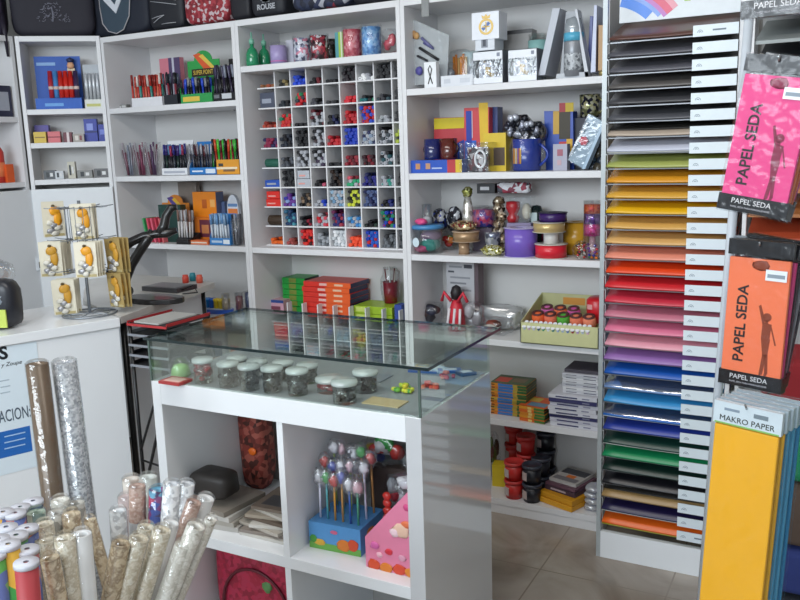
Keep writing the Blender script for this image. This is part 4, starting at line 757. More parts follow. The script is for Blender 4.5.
for i, (z0, z1, cs) in enumerate([(.09, .135, ['#c82878', '#e050a8', '#a02070']), (.136, .175, ['#5a2890', '#7a48b8', '#3a1c70']), (.176, .21, ['#d84828', '#f07030', '#c83020'])]):
    MB().lathe([(0, z0), (.0335, z0), (.0335, z1), (0, z1)], MULTI('sequins_%d' % i, cs, 130, .3, metal=.3, bump=.5)).obj('sequin_layer', t)
m = MB(); m.lathe([(0, .003), (.03, .003), (.03, .05), (.012, .06), (.012, .088), (0, .088)], M('#c8a0a8', .3)); m.obj('clear_foot', t)
for i, (px, cs, l) in enumerate([(580, ['#a82830', '#3a2a2a', '#c8c0b8', '#d04840'], 'crumpled bag of dark red beads beside the mustard spool'), (592, ['#2838a0', '#e07820', '#c82838', '#3a8a50', '#7a3aa0'], 'bag of multicoloured beads at the foot of the sequin tube')]):
    t = thing('bead_bag', l, 'bag of beads', (sx(px, 3.1, sC), 3.105+.0*i, sC))
    rnd = random.Random(i); m = MB()
    for k in range(26): m.lathe([(0, -.006), (.0055, -.002), (.0055, .002), (0, .006)], M(cs[k % len(cs)], .25), (rnd.uniform(-.022, .022), rnd.uniform(-.008, .02), .008+rnd.uniform(0, .05)), n=7)
    o = m.obj('beads', t); o['kind'] = 'stuff'
    MB().blob((0, .005, .036), (.034, .022, .037), CLEAR, i, .15).obj('plastic_bag', t)
# ------------------------------------------------------------------ right unit, fourth shelf: yarn box and bags
sD = .7625
Y_ = 3.1
ca, cb = P2(517, 339, 3.06), P2(600, 348, 3.06)
bw = .30
bxX = (sx(520, 3.06, sD)+sx(598, 3.06, sD))/2
t = thing('yarn_box', 'open pale green cardboard box of yarn balls and thread reels', 'box', (bxX, 3.065, sD))
w = sx(598, 3.06, sD)-sx(520, 3.06, sD); d_ = .27; h = .085; th = .003; pg = M('#c8c894', .6)
m = MB(); m.box(-w/2, w/2, 0, th, 0, h, pg).box(-w/2, w/2, d_-th, d_, 0, h+.075, pg).box(-w/2, w/2, 0, d_, 0, th, pg)
for s in (-1, 1): m.prism([(0, 0), (d_, 0), (d_, h+.075), (0, h)], -th/2, th/2, pg, T=Matrix.Translation((s*(w/2-th/2), 0, 0)) @ Matrix.Rotation(H90, 4, 'Z'))
m.box(-w*.2, w*.1, d_-th-.001, d_-th, h+.03, h+.06, M('#d8963c')); m.obj('carton', t)
def yarn(col, label, x, y, z, r=.026, L=.048):
    m = MB(); q = M(col, .9, bump=.8, scale=160)
    m.lathe([(0, -L/2), (r*.8, -L/2), (r, -L*.3), (r*1.03, 0), (r, L*.3), (r*.8, L/2), (0, L/2)], q, n=18)
    m.lathe([(r*.5, L/2+.0006), (r*.95, L/2+.0006), (r*.95, L/2+.003), (r*.5, L/2+.003)], M('#5a3030'), n=14)
    tag(m.obj('yarn_ball', None, (bxX+x, 3.065+y, sD+z), rot=(math.radians(18), 0, 0)), label, 'yarn', 'yarn balls in the green box')
for i, (c, n_) in enumerate((('#ee6a38', 'orange yarn ball, leftmost of the front row'), ('#f0785a', 'salmon yarn ball, second in the front row'), ('#58b040', 'green yarn ball in the front row'), ('#f08060', 'salmon yarn ball right of the green one'), ('#f08a6a', 'pale salmon yarn ball at the right end of the front row'))):
    yarn(c, n_+' of the box', -w/2+.04+i*.053, .105, .082)
for i, (c, n_) in enumerate((('#d870b0', 'pink yarn ball, leftmost of the back row'), ('#f07a50', 'orange yarn ball in the middle of the back row'), ('#d860a8', 'pink yarn ball right of the orange one in the back row'))):
    yarn(c, n_+' of the box', -w/2+.06+i*.056, .165, .098)
t2 = thing('red_spool', 'large red spool sticking out of the green yarn box, right rear', 'spool', (bxX+w/2-.055, 3.065+.2, sD+.07), rot=(math.radians(8), 0, 0))
MB().lathe([(0, 0), (.042, 0), (.045, .005), (.043, .09), (.034, .098), (0, .1)], M('#c8202c', .3), n=26).obj('spool_body', t2); MB().box(-.03, -.01, -.043, -.038, .06, .08, M('#e0a0a0')).obj('paper_label', t2)
pc = ['#c8d8e0', '#e8e8f0', '#a02838', '#2a5a80', '#b8c8d8', '#e0b8d0', '#3a8a80', '#c8a8d8', '#50a078', '#6a88c0', '#d8d8e4', '#a8b8d8']
for j in range(2):
    for i in range(14):
        m = MB(); c = pc[(i*5+j*3) % 12]; m.cyl((0, 0, 0), (0, 0, .034), .007, M(c, .3), n=9); m.cyl((0, 0, .034), (0, 0, .037), .0085, M('#e8eaf0', .3), n=9); m.cyl((0, 0, -.003), (0, 0, 0), .0085, M('#e8eaf0', .3), n=9)
        tag(m.obj('thread_reel', None, (bxX-w/2+.017+i*.0197, 3.065+.018+j*.03, sD+.04+j*.012), rot=(math.radians(35), 0, 0)), '%s thread reel in the %s row of the box, %s from the left' % (cname(c), ['front', 'second'][j], ordn[i]), 'thread reel', 'thread reels in the green box')
bag('vacuum_bag', 'clear crumpled bag with brown straps, left of the green box', 'bag', (sx(493, 3.14, .8), 3.17, sD+.037), (.07, .05, .036), [M('#5a2c24'), M('#8a3a28'), M('#b8b4ac')], 12, n_in=6, power=.6)
bag('flat_bag', 'flat grey packet lying behind the crumpled bag', 'bag', (sx(500, 3.28, .86), 3.29, sD+.052), (.1, .05, .05), [M('#b0aca4')], 13, n_in=3, power=.5, film=FILM('grey_bag', '#c8c8c4', .25, .6, .15, .5, 15, .4))
t = thing('mask_box', 'white printed box with grey text lines, upright on the fourth shelf', 'box', (sx(461, 3.26, sD), 3.26, sD), -6)
MB().box(-.07, .07, 0, .05, 0, .31, M('#c8c8cc', .4)).obj('carton', t, bevel=.001)
m = MB()
for k, (x0, x1, z, c) in enumerate([(-.06, -.0, .285, '#8a8c92'), (-.055, .01, .262, '#9a9ca2'), (.02, .06, .262, '#4a4c54'), (-.06, -.03, .24, '#50525a'), (-.05, .05, .215, '#9a9ca2'), (-.05, .03, .19, '#8a8c92'), (-.04, .055, .16, '#9a9ca2')]): m.box(x0, x1, -.001, 0, z, z+.008+.008*(k == 2), M(c))
m.obj('printed_lines', t)
MB().box(.071, .09, .0, .05, .0, .3, M('#6a5a60')).obj('dark_side_card', t)
t = thing('doll_figure', 'red-black and white figure toy in front of the printed box', 'toy', (sx(457, 3.19, sD), 3.19, sD))
MB().lathe([(0, 0), (.04, 0), (.035, .08), (.02, .13), (0, .14)], M('#c8283a', .4)).obj('red_skirt', t); MB().lathe([(0, .13), (.022, .14), (.026, .165), (.018, .19), (0, .2)], M('#201c20')).obj('black_head', t)
for s in (-1, 1): MB().tube([(s*.015, -.02, .13), (s*.045, -.03, .17), (s*.06, -.02, .13)], .008, M('#d8384a'), 6).obj('ribbon_arm', t)
for k in range(3): MB().cyl((-.03+k*.03, -.04, .01), (-.02+k*.025, -.03, .1), .006, M('#e0dce0'), n=6).obj('white_stripe', t)
bag('clear_glass_bag', 'clear crinkled bag of grey plastic right of the figure toy', 'bag', (sx(472, 3.17, .84), 3.19, sD+.065), (.055, .04, .065), [M('#a8a4a8'), M('#888488')], 14, n_in=3)
bag('dark_item_bag', 'dark navy and brown packets at the left end of the fourth shelf', 'bag', (sx(427, 3.22, .82), 3.23, sD+.055), (.07, .05, .055), [M('#22243a'), M('#4a2c2c'), M('#2c2c34')], 15, n_in=6)
# ------------------------------------------------------------------ right unit, fifth shelf: notebooks
sE = .4205
def nb(i, n): return where(i, n)
stack('notebook', 'notebook', 11, 491, 526, 3.14, sE, .0125, .13, ['#d8822c', '#e09030', '#c8a040'], lambda i, n: 'orange-spined notebook with blue cover edge, %s of the tall stack' % nb(i, n), 'notebooks in the tall orange stack', .003, 0, '#4a5a34', ((.2, .62, .1, .95, '#3f7ac0'), (.62, .75, .1, .9, '#b8a040'), (0, .1, .3, .6, '#4a2a18'), (.75, 1, .1, .9, '#3c6a3c')))
tag(MB().box(-.08, .08, 0, .125, 0, .001, M('#5a6a4a')).box(-.07, -.01, .02, .09, .001, .0014, M('#c85040')).box(.0, .06, .03, .09, .001, .0014, M('#7a6a50')).obj('notebook_cover', None, ((sx(491, 3.14, sE)+sx(526, 3.14, sE))/2, 3.142, sE+11*.0125+.001)), 'olive and red cover sheet on the tall orange notebook stack', 'notebook')
stack('notebook', 'notebook', 5, 519, 545, 3.1, sE, .0125, .14, ['#d86a28', '#e09830', '#d8882c'], lambda i, n: 'orange and green notebook, %s of the low stack by the workbooks' % nb(i, n), 'notebooks in the low stack', .004, -6, '#344a30', ((.35, .5, .1, .9, '#e8d080'), (.6, 1, .1, .9, '#4a7a3c')))
tag(MB().box(-.062, .062, 0, .135, 0, .001, M('#d8602c')).box(-.03, .05, .01, .06, .001, .0014, M('#6a8aa0')).box(-.05, .0, .07, .12, .001, .0014, M('#d0b048')).obj('notebook_cover', None, ((sx(519, 3.1, sE)+sx(545, 3.1, sE))/2, 3.105, sE+5*.0125+.0012), rz=-6), 'orange cover with a blue picture on the low notebook stack', 'notebook')
ztop_ = stack('exercise_book', 'notebook', 8, 549, 597, 3.1, sE, .0165, .18, ['#d4d4dc', '#c8c8d4', '#3c3c68', '#d8d8e0'], lambda i, n: 'white and navy workbook, %s of the lower workbook stack' % nb(i, n), 'workbooks in the wide stack', .006, 0, '#a8a8b4', ((.15, .6, .25, .6, '#44446a'), (.7, .85, .3, .6, '#8a8aa0')))
stack('exercise_book', 'notebook', 6, 562, 597.5, 3.125, ztop_+.001, .0145, .15, ['#d8d8de', '#e0e0e4', '#c8c8d0'], lambda i, n: 'white workbook, %s of the upper workbook stack' % nb(i, n), 'workbooks in the upper stack', .004, 0, '#b8b8c0', ((.1, .4, .3, .55, '#8a8a94'), (.6, .95, .3, .55, '#70707c')))
tag(MB().box(-.07, .07, 0, .14, 0, .012, M('#4c4852')).obj('exercise_book', None, ((sx(567, 3.125, .65)+sx(597, 3.125, .65))/2-.003, 3.13, ztop_+.001+6*.0145+.001), bevel=.001), 'dark grey covered book lying topmost on the white workbooks', 'notebook')
# ------------------------------------------------------------------ right unit, bottom shelf: paint pots, packets
sF = .0655
def pot(label, x, Y, zb_, col, lid):
    t = thing('paint_tub', label, 'paint tub', (x, Y, zb_), 0, 'paint tubs on the bottom shelf')
    MB().lathe([(0, 0), (.035, 0), (.039, .066), (.0, .066)], M(col, .3), n=26).obj('tub_body', t)
    MB().lathe([(0, .0665), (.042, .0665), (.043, .072), (.042, .08), (.038, .081), (.036, .077), (0, .077)], M(lid, .3), n=26).obj('lid', t)
    a = math.radians(-125); MB().box(-.014, .014, -.001, .002, .015, .05, M('#c8b8b4'), T=Matrix.Translation((.0385*math.cos(a), .0385*math.sin(a), 0)) @ Matrix.Rotation(a+H90, 4, 'Z')).obj('paper_label', t)
for px, Y, col, n in ((514, 3.13, 'red', 2), (532, 3.125, 'black', 2), (526, 3.235, 'red', 3), (541, 3.22, 'black', 2), (514, 3.33, 'red', 3), (546, 3.315, 'black', 4)):
    x = sx(px, Y, .15)
    for k in range(n):
        pos = {(514, 3.13): 'front left', (532, 3.125): 'front right', (526, 3.235): 'middle left', (541, 3.22): 'middle right', (514, 3.33): 'rear left', (546, 3.315): 'rear right'}[(px, Y)]
        pot('%s paint tub, %s of the %s stack' % (col, ['lowest', 'second', 'third', 'fourth'][k], pos), x, Y, sF+k*.0815, '#c8302c' if col == 'red' else '#20222a', '#c83a38' if col == 'red' else '#3a3e4a')
tag(MB().box(-.03, .03, 0, .06, 0, .1, M('#d8c028')).obj('yellow_pack', None, (sx(499, 3.2, sF), 3.2, sF), rz=10), 'yellow packet left of the red paint tubs', 'box')
bag('bottle_bag', 'dim bag of brown and green items at the far left of the bottom shelf', 'bag', (sx(492, 3.26, .14), 3.27, sF+.11), (.03, .05, .11), [M('#5a4a3a'), M('#6a7a3a'), M('#7a3a3a')], 21)
xo, zo = sx(556, 3.12, sF), sF
for i, (w_, d2, h_, c, dx, dy, rz, l) in enumerate([(.17, .26, .025, '#e0a028', 0, 0, -20, 'lowest yellow packet of the slanted pile'), (.168, .26, .025, '#d89820', .003, .004, -21, 'second yellow packet of the slanted pile'), (.15, .18, .02, '#4a3844', .012, .03, -18, 'dark purple booklet on the yellow packets'), (.145, .17, .012, '#6a4a58', .012, .035, -17, 'plum booklet in the slanted pile'), (.13, .15, .014, '#b8b4b0', .016, .055, -15, 'grey picture booklet topmost of the slanted pile')]):
    m = MB(); m.box(-w_/2, w_/2, 0, d2, 0, h_*.95, M(c, .5))
    if i == 4: m.box(-w_*.44, w_*.44, d2*.55, d2*.92, h_*.95, h_*.95+.001, M('#4a4c52')).box(-w_*.1, w_*.2, d2*.3, d2*.5, h_*.95, h_*.95+.001, M('#d87838')).box(-w_*.42, w_*.42, d2*.06, d2*.3, h_*.95, h_*.95+.001, M('#787478'))
    if i == 2: m.box(-w_*.3, w_*.2, -.001, 0, h_*.3, h_*.7, M('#b8a8b0'))
    tag(m.obj('packet' if i < 2 else 'booklet', None, (xo+dx, 3.1+dy, zo), rz=rz, bevel=.003 if i < 2 else .0008), l, 'packet' if i < 2 else 'booklet'); zo += h_
for i in range(4):
    tag(MB().blob((0, 0, .013), (.03, .04, .013), FILM('violet_pack_%d' % (i % 2), '#8a80c8', .2, .5, .15, .4, 20, .5), i, .12, 12, 7, .7).obj('violet_sachet', None, (sx(591, 3.13, .1)+.004*(i % 2), 3.15, sF+i*.0265)), 'violet and white sachet, %s of the pile at the right end' % where(i, 4), 'sachet', 'violet sachets')
# ------------------------------------------------------------------ backpacks and bags on top of the units
def backpack(label, px0, px1, Y, zb_, h, mat, rz=0, T=None, pocket=None, name='backpack', cat='backpack', x=None):
    x0, x1 = (sx(px0, Y, zb_+.03), sx(px1, Y, zb_+.03)) if x is None else x; w = x1-x0
    t = thing(name, label, cat, ((x0+x1)/2, Y, zb_), rz); d = .12
    MB().blob((0, d/2+.01, h/2), (w/2*1.0, d/2+.01, h/2), mat, int(px0)+3, .015, 32, 20, .28).obj('bag_body', t)
    if pocket: MB().blob((0, .015, h*.3), (w*.4, .03, h*.26), pocket, 2, .02, 20, 12, .45).obj('front_pocket', t)
    return t, w
zt = TOPZ+.0115
PUR = M('#22202c', .7, bump=.3); NVY = M('#1d2230', .7, bump=.2)
# over corner unit
def on_corner(px, z): return cl(cpx(px), .02, z)
t = thing('backpack', 'dark backpack with a pale lace tree print, above the corner bookcase', 'backpack', cl(.17, .03, TOPZ+.012), CU_RZ)
MB().blob((0, .08, .2), (.2, .08, .2), PUR, 4, .015, 32, 20, .28).obj('bag_body', t)
m = MB(); rnd = random.Random(5)
for k in range(90):
    a = rnd.uniform(0, 6.28); q = math.sqrt(rnd.random()); x = q*math.cos(a)*.075; z = .14+abs(q*math.sin(a))*.09; x2, z2 = x+rnd.uniform(-.012, .012), z+rnd.uniform(-.01, .01)
    m.tube([(x, -.003-.0, z-.07), ((x+x2)/2+.004, -.003, (z+z2)/2-.07), (x2, -.003, z2-.07)], .0013, M('#8a8a98'), 4)
m.tube([(0, -.003, .07), (.003, -.003, .1), (0, -.003, .14)], .003, M('#8a8a98'), 5); m.obj('lace_print', t)
t = thing('backpack', 'dark violet backpack hanging over the left edge, left of the tree print', 'backpack', cl(-.14, .02, TOPZ+.012), CU_RZ)
MB().blob((-.02, .07, .2), (.1, .07, .2), M('#2c2438', .7, bump=.3), 6, .02, 28, 18, .3).obj('bag_body', t)
MB().tube([(.08, -.005, .1), (.09, -.035, .02), (.092, -.03, -.1)], [.015, .012, .006], M('#221c2c'), 6).obj('strap', t)
t, w = backpack('black backpack with a shield and white tick mark', 88, 148, 3.12, zt, .3, NVY)
sh = [(-.1, .14), (-.09, .06), (-.055, .02), (0, .005), (.05, .02), (.095, .08), (.115, .2), (.1, .3), (-.1, .3)]
MB().prism(sh, -.006, .004, M('#3a4a58', .6)).obj('shield_panel', t)
m = MB(); m.tube([(a, -.007, b) for a, b in sh]+[(sh[0][0], -.007, sh[0][1])], .0028, M('#b8b4b8'), 5); m.obj('white_piping', t)
MB().prism([(-.07, .17), (-.045, .195), (.005, .14), (.045, .2), (.065, .18), (.008, .1)], -.0095, -.006, M('#d8dce4')).obj('tick_mark', t)
t, w = backpack('black drawstring bag with thin white lines, beside the red patterned bag', 148, 183, 3.11, zt, .25, M('#1c1e26', .6), name='drawstring_bag', cat='bag')
for k, (a, b) in enumerate([((-.08, .16), (.08, .12)), ((-.08, .13), (.08, .1)), ((-.08, .05), (.0, .06)), ((-.07, .03), (.0, .06)), ((-.02, .02), (.07, .02)), ((-.08, .2), (.08, .16))]):
    MB().tube([(a[0], -.004, a[1]), ((a[0]+b[0])/2, -.01, (a[1]+b[1])/2), (b[0], -.004, b[1])], .0016, M('#b8bac0'), 5).obj('cord', t)
t, w = backpack('red and white leafy patterned backpack on top of the left unit', 183, 228, 3.1, zt, .27, MULTI('red_white_leaves', ['#8a2430', '#a83a44', '#c8b4b8', '#7a1c28', '#9a3038'], 75, .6))
t, w = backpack('narrow black backpack between the red patterned and the lettered one', 229, 250, 3.12, zt, .25, M('#1a1a22', .6))
t, w = backpack('black backpack with a grey skull print and lettering', 250, 284, 3.11, zt, .26, M('#20222a', .6))
m = MB(); gm = M('#8a8c92', .6); m.arc(0, .1, .03, .045, 0, 360, -.006, -.003, gm, 16).arc(0, .1, .012, .02, 0, 360, -.006, -.003, gm, 12).box(-.02, .02, -.006, -.003, .055, .07, gm).arc(0, .1, .05, .054, 20, 160, -.006, -.003, gm, 10); m.obj('skull_print', t)
text_mesh('lettering', 'ROUSE', .032, M('#b0b2b8'), t, (0, -.006, .035), (H90, 0, 0), bold=.001)
t, w = backpack('navy and white printed backpack left of the dark one', 290, 347, 3.1, zt, .22, MULTI('navy_white_print', ['#22283c', '#2c3450', '#1c2030', '#a8aab4', '#303850', '#8a3040'], 40, .6))
t, w = backpack('plain black backpack above the right half of the pigeonhole unit', 350, 412, 3.12, zt, .2, M('#1e1e26', .6))
t = thing('clear_tie', 'grey plastic strip hanging from the top board of the right unit', 'strip', (sx(425, 3.072, 2.1), 3.072, 2.06))
MB().box(-.016, .016, 0, .003, 0, .09, M('#8a8c8c')).obj('strip_body', t)
# ------------------------------------------------------------------ card rack
RX0, RX1, RY0, RY1 = -.742, -.296, 2.885, 3.36
PITCH_T, NT = .0527, 34
t = thing('card_rack', 'tall white rack of 34 sloping trays with a white label strip', 'card rack', (0, 0, 0)); rack = t
gw = M('#aab0b2', .35, .2)
MB().box(RX0, RX0+.016, RY0, RY0+.02, 0, 2.16, gw).obj('post', t); MB().box(RX1-.014, RX1, RY0, RY0+.02, .0, 1.97, WHITE).obj('post', t)
MB().box(RX0, RX0+.016, RY1-.02, RY1, 0, 1.97, WHITE).obj('post', t); MB().box(RX1-.014, RX1, RY1-.02, RY1, 0, 1.97, WHITE).obj('post', t)
MB().box(RX0+.016, RX1-.014, RY1-.012, RY1-.004, 0, 2.02, BACK).obj('back_panel', t)
MB().box(RX0+.016, RX1-.014, RY0, RY0+.02, .0, .105, WHITE2).obj('base_panel', t)
SL = math.tan(math.radians(18.5)); DEP = .4
names = [('brown', '#5c3a32', 'dark brown'), ('black', '#5a5a62', 'black'), ('black', '#5e5e66', 'black'), ('black', '#605c5a', 'black'), ('black', '#48484c', 'black'), ('black', '#55565c', 'black'),  # blacks on this row painted grey, their sheen put into the base colour
         ('beige', '#b8a898', 'beige under a black sheet'), ('white', '#c8ccdc', 'bluish white'), ('olive', '#a8b060', 'yellow green'), ('orange', '#e09a28', 'amber orange'), ('orange', '#dca840', 'light amber'), ('yellow', '#e8b418', 'golden yellow'), ('tan', '#d8a858', 'tan orange'), ('tan', '#dcac68', 'pale tan'),
         ('salmon', '#e89078', 'salmon'), ('red', '#e8481c', 'orange red'), ('red', '#d42c34', 'red'), ('crimson', '#cc3448', 'crimson'), ('mauve', '#c8788c', 'dusty pink'), ('pink', '#e07898', 'pink'), ('pink', '#e8a0b0', 'light pink'), ('purple', '#9a70b4', 'purple'), ('blue', '#1c5cb8', 'strong blue'),
         ('blue', '#7a9cd0', 'pale blue wrapped in clear film'), ('sky', '#3a98d4', 'sky blue'), ('blue', '#1c6cc8', 'mid blue'), ('indigo', '#2a40a0', 'indigo'), ('green', '#183c34', 'very dark green'), ('green', '#18905a', 'bright green'), ('green', '#16302a', 'blackish green'), ('black', '#1e1e24', 'black'), ('tan', '#a88858', 'tan under a black sheet'), ('navy', '#221c48', 'dark navy'), ('orange', '#f06a18', 'bright orange')]
ztop_front = 1.8765
for k in range(NT):
    z = ztop_front-k*PITCH_T
    zz = lambda y: z+(y-RY0)*SL
    # tray: front lip, two runners, rear bar
    m = MB(); lip = M('#8a8c90', .3, .3)
    m.box(RX0+.016, RX1-.014, RY0+.012, RY0+.015, z-.003, z+.001, lip)
    for x in (RX0+.018, RX1-.02): m.prism([(RY0, z-.006), (RY0+DEP, z-.006+DEP*SL), (RY0+DEP, z-.001+DEP*SL), (RY0, z-.001)], x-.002, x+.002, lip, T=Matrix(((0, 1, 0, 0), (1, 0, 0, 0), (0, 0, 1, 0), (0, 0, 0, 1))))
    tr = m.obj('tray', t)
    lm = MB(); lx0 = -.449; lw = M('#dfeaf0', .35, var=.01)
    lm.box(lx0, RX1-.016, RY0-.008, RY0-.005, z-.006, z+.029, lw)
    gm = M('#9aa6b0'); lm.arc(lx0+.022, z+.006, .007, .009, 0, 180, RY0-.0086, RY0-.008, gm, 8).arc(lx0+.022, z+.006, .002, .0045, 0, 180, RY0-.0086, RY0-.008, gm, 6)
    if k in (0, 33): lm.box(lx0+.06, lx0+.1, RY0-.0086, RY0-.008, z+.009, z+.014, M('#70808c'))
    lm.obj('label_plate', tr)
    # sheets of card lying on the tray
    n_, hexc, desc = names[k]; rnd = random.Random(k); m = MB(); c = M(hexc, .36, var=.02, scale=8, bump=.02, spec=.7)
    th_ = .007; x0, x1 = RX0+.0195+rnd.uniform(0, .004), RX1-.025; NX, NY = 10, 8
    def sheet(m, x0, x1, dy, dz, th_, c, sag=.004, curl=.0):
        vs = []; f0 = rnd.uniform(.3, 1)
        for lay in (0, 1):
            for j in range(NY+1):
                for i in range(NX+1):
                    u, v = i/NX, j/NY; y = RY0-.004+dy+v*(DEP-.022-dy)
                    s_ = -sag*math.sin(math.pi*u)*f0*(1-v)*1.2+curl*(1-v)**3*u
                    vs.append((x0+(x1-x0)*u, y, zz(y)+dz+s_+lay*th_*(1-.4*(1-v)*math.sin(u*5+k)*.3)+.0045))
        N1 = (NX+1)*(NY+1); fs = []
        for j in range(NY):
            for i in range(NX):
                a = j*(NX+1)+i; fs += [(a, a+NX+1, a+NX+2, a+1), (N1+a, N1+a+1, N1+a+NX+2, N1+a+NX+1)]
        for i in range(NX): fs += [(i, i+1, N1+i+1, N1+i), (NY*(NX+1)+i, N1+NY*(NX+1)+i, N1+NY*(NX+1)+i+1, NY*(NX+1)+i+1)]
        for j in range(NY): a = j*(NX+1); b = a+NX; fs += [(a, N1+a, N1+a+NX+1, a+NX+1), (b, b+NX+1, N1+b+NX+1, N1+b)]
        m.add(vs, fs, c, True)
    sheet(m, x0, x1, 0, .003, th_, c)
    if k in (6, 31): sheet(m, x0, x1, .03, .013, .003, M('#242220', .4), .002)
    if k == 25: sheet(m, x0, x1, .0, -.0005, .002, M('#c8d0d8', .4), .002)
    if k in (27, 32, 7): sheet(m, x0, x1, .0, -.0005, .002, M('#c0c4c0', .4), .002)
    if k == 33: sheet(m, x0, x1, .0, -.002, .003, M('#a8a830', .4), .002)
    o = m.obj('card_sheet_stack')
    if k in (23, 25):
        mm = MB(); sheet(mm, x0-.0005, x1+.0005, .0, .0107+(.0), .0006, FILM('sheet_film', '#f4f8fc', .25, .6, .06, .8, 9, .05)); f_ = mm.obj('clear_sleeve', o)
    tag(o, '%s card sheets in the rack tray %s' % (desc, 'at the very top' if k == 0 else 'at the very bottom' if k == 33 else ('%s from the top' % ordn[k] if k < 15 else '%s from the bottom' % ordn[33-k] if 33-k < 15 else 'just %s the red and crimson trays' % {15: 'above', 18: 'below'}.get(k, 'beside'))), 'card sheets', 'card sheets in the rack')
# header panel with rainbow
m = MB(); m.box(RX0+.016, RX1+.02, RY0+.165, RY0+.17, 1.958, 2.3, M('#e8eef2', .35)); rx = RX0+.02; rz_ = 1.93
yp = RY0+.1648; rc = P2(604, 66, yp)
for r0, r1, c in ((.205, .238, '#4a8cf0'), (.238, .252, '#88a8f0'), (.252, .266, '#c878c8'), (.266, .29, '#e85878'), (.29, .31, '#f0a0b0')):
    for i_ in range(16):
        a0, a1 = [math.radians(36+(88-36)*(i_+e)/16) for e in (0, 1)]; qd = [(rc[0]+r*math.cos(a_), rc[1]+r*math.sin(a_)) for r, a_ in ((r0, a0), (r1, a0), (r1, a1), (r0, a1))]
        if min(z for _, z in qd) > 1.96 and min(x for x, _ in qd) > RX0+.016: m.prism(qd, yp-.001, yp, M(c, .35))
m.box(RX0+.235, RX0+.255, RY0+.164, RY0+.165, 2.01, 2.28, M('#b8d878')); m.box(RX0+.3, RX0+.318, RY0+.164, RY0+.165, 2.015, 2.03, M('#8aa0b0')); m.box(RX0+.35, RX0+.37, RY0+.164, RY0+.165, 2.015, 2.03, M('#8aa0b0'))
m.obj('header_panel', rack)
MB().box(RX0+.016, RX1-.014, RY0+.172, RY0+.18, 1.96, 2.04, WHITE).obj('header_support', rack)
# second rack right of it, hidden mostly by the hanging packs
t = thing('card_rack', 'second card rack mostly hidden behind the hanging packs', 'card rack', (0, 0, 0))
R2 = (-.27, .35)
MB().box(R2[0], R2[0]+.012, 2.8, 2.82, 0, 2.0, WHITE).obj('post', t); MB().box(R2[1]-.012, R2[1], 2.8, 2.82, 0, 2.0, WHITE).obj('post', t); MB().box(R2[0], R2[1], 3.19, 3.2, 0, 2.0, BACK).obj('back_panel', t)
for k, (c, l) in enumerate([('#3a3c44', 'charcoal'), ('#a8b0b0', 'grey'), ('#30343c', 'dark'), ('#50585c', 'slate'), ('#c8b8a0', 'cream'), ('#dc8a30', 'orange'), ('#d8a050', 'tan'), ('#e08848', 'apricot'), ('#b87848', 'brown'), ('#c85838', 'rust'), ('#b84878', 'magenta'), ('#e0a8b8', 'pink')]):
    z = 1.9-k*.075
    tag(MB().prism([(2.81, z), (3.17, z+.1), (3.17, z+.11), (2.81, z+.01)], R2[0]+.014, R2[1]-.014, M(c, .45), T=Matrix(((0, 1, 0, 0), (1, 0, 0, 0), (0, 0, 1, 0), (0, 0, 0, 1)))).obj('card_sheet_stack'), '%s card sheets in the second rack, %s tray from the top' % (l, ordn[k]), 'card sheets', 'card sheets in the second rack')
    MB().box(R2[0]+.2, R2[1]-.014, 2.794, 2.797, z-.004, z+.03, M('#c8dce4', .35)).obj('label_plate', t)
# big folded felts below, at the right edge
for k, (z0, z1, c, l) in enumerate([(.0, .21, '#20242c', 'black'), (.212, .36, '#2c3a78', 'dark blue'), (.362, .56, '#5a4a40', 'brown'), (.562, .8, '#1f9460', 'green'), (.802, .93, '#a02830', 'dark red')]):
    tag(MB().blob((.25, .0, (z1-z0)/2), (.25, .12, (z1-z0)/2), M(c, .85, bump=.3), k, .02, 28, 12, .3).obj('felt_bolt', None, (-.18+.0, 2.6, z0)), '%s folded felt bolt at the right photo edge behind the yellow pack' % l, 'felt bolt', 'felt bolts at the right edge')
# ------------------------------------------------------------------ hanging strip stand and packs
t = thing('display_stand', 'slim pale grey stand post carrying the hooks of tissue paper packs', 'display stand', (0, 0, 0))
pA = atd(701, 600, 2.14); pole_t = cC+ray(748, 30)*(2.243/ray(748, 30)[1]); pole_b = cC+ray(701, 600)*(2.243/ray(701, 600)[1])
dirp = (pole_t-pole_b)/np.linalg.norm(pole_t-pole_b); foot = pole_b-dirp*(pole_b[2]/dirp[2]); top = pole_t+dirp*.25
MB().cyl(foot+dirp*.012, top, .0115, M('#c0c8d0', .3), n=14).obj('post', t); MB().cyl((foot[0]+.02, foot[1], 0), (foot[0]+.02, foot[1], .014), .14, M('#9aa0a8', .3), n=28).obj('foot_plate', t)
PR = -14
def rotx(v): return Matrix.Rotation(math.radians(PR), 4, 'Z') @ Vector(v)
FLO = 0
def pack(label, c, w, h, col, roll, th_=.012, header=True, group='tissue paper packs', big=True, blk=True, sticker=True, name='tissue_paper_pack', lab=None):
    """c = top centre of the coloured block"""
    t = thing(name, label, 'tissue paper pack', tuple(c), group=group, rot=(0, math.radians(roll), math.radians(PR)))
    MB().box(-w/2, w/2, 0, th_, -h, 0, M(col, .55, var=.02, scale=12)).obj('paper_block', t, bevel=.002)
    MB().box(-w/2-.006, w/2+.006, -.002, th_+.002, -h-.034, .045, FILM('pack_wrap', '#fbfcfd', .015, .17, .14, .9, 20)).obj('plastic_bag', t, bevel=.003)
    if blk:
        MB().box(-w/2-.004, w/2+.004, -.0015, th_+.0015, -h-.03, -h+.006, M('#141216', .3)).obj('bottom_strip', t)
        MB().box(-w/2-.004, w/2+.004, -.0015, th_+.0015, .006, .042, M('#141216', .3)).obj('header_strip', t)
    return t
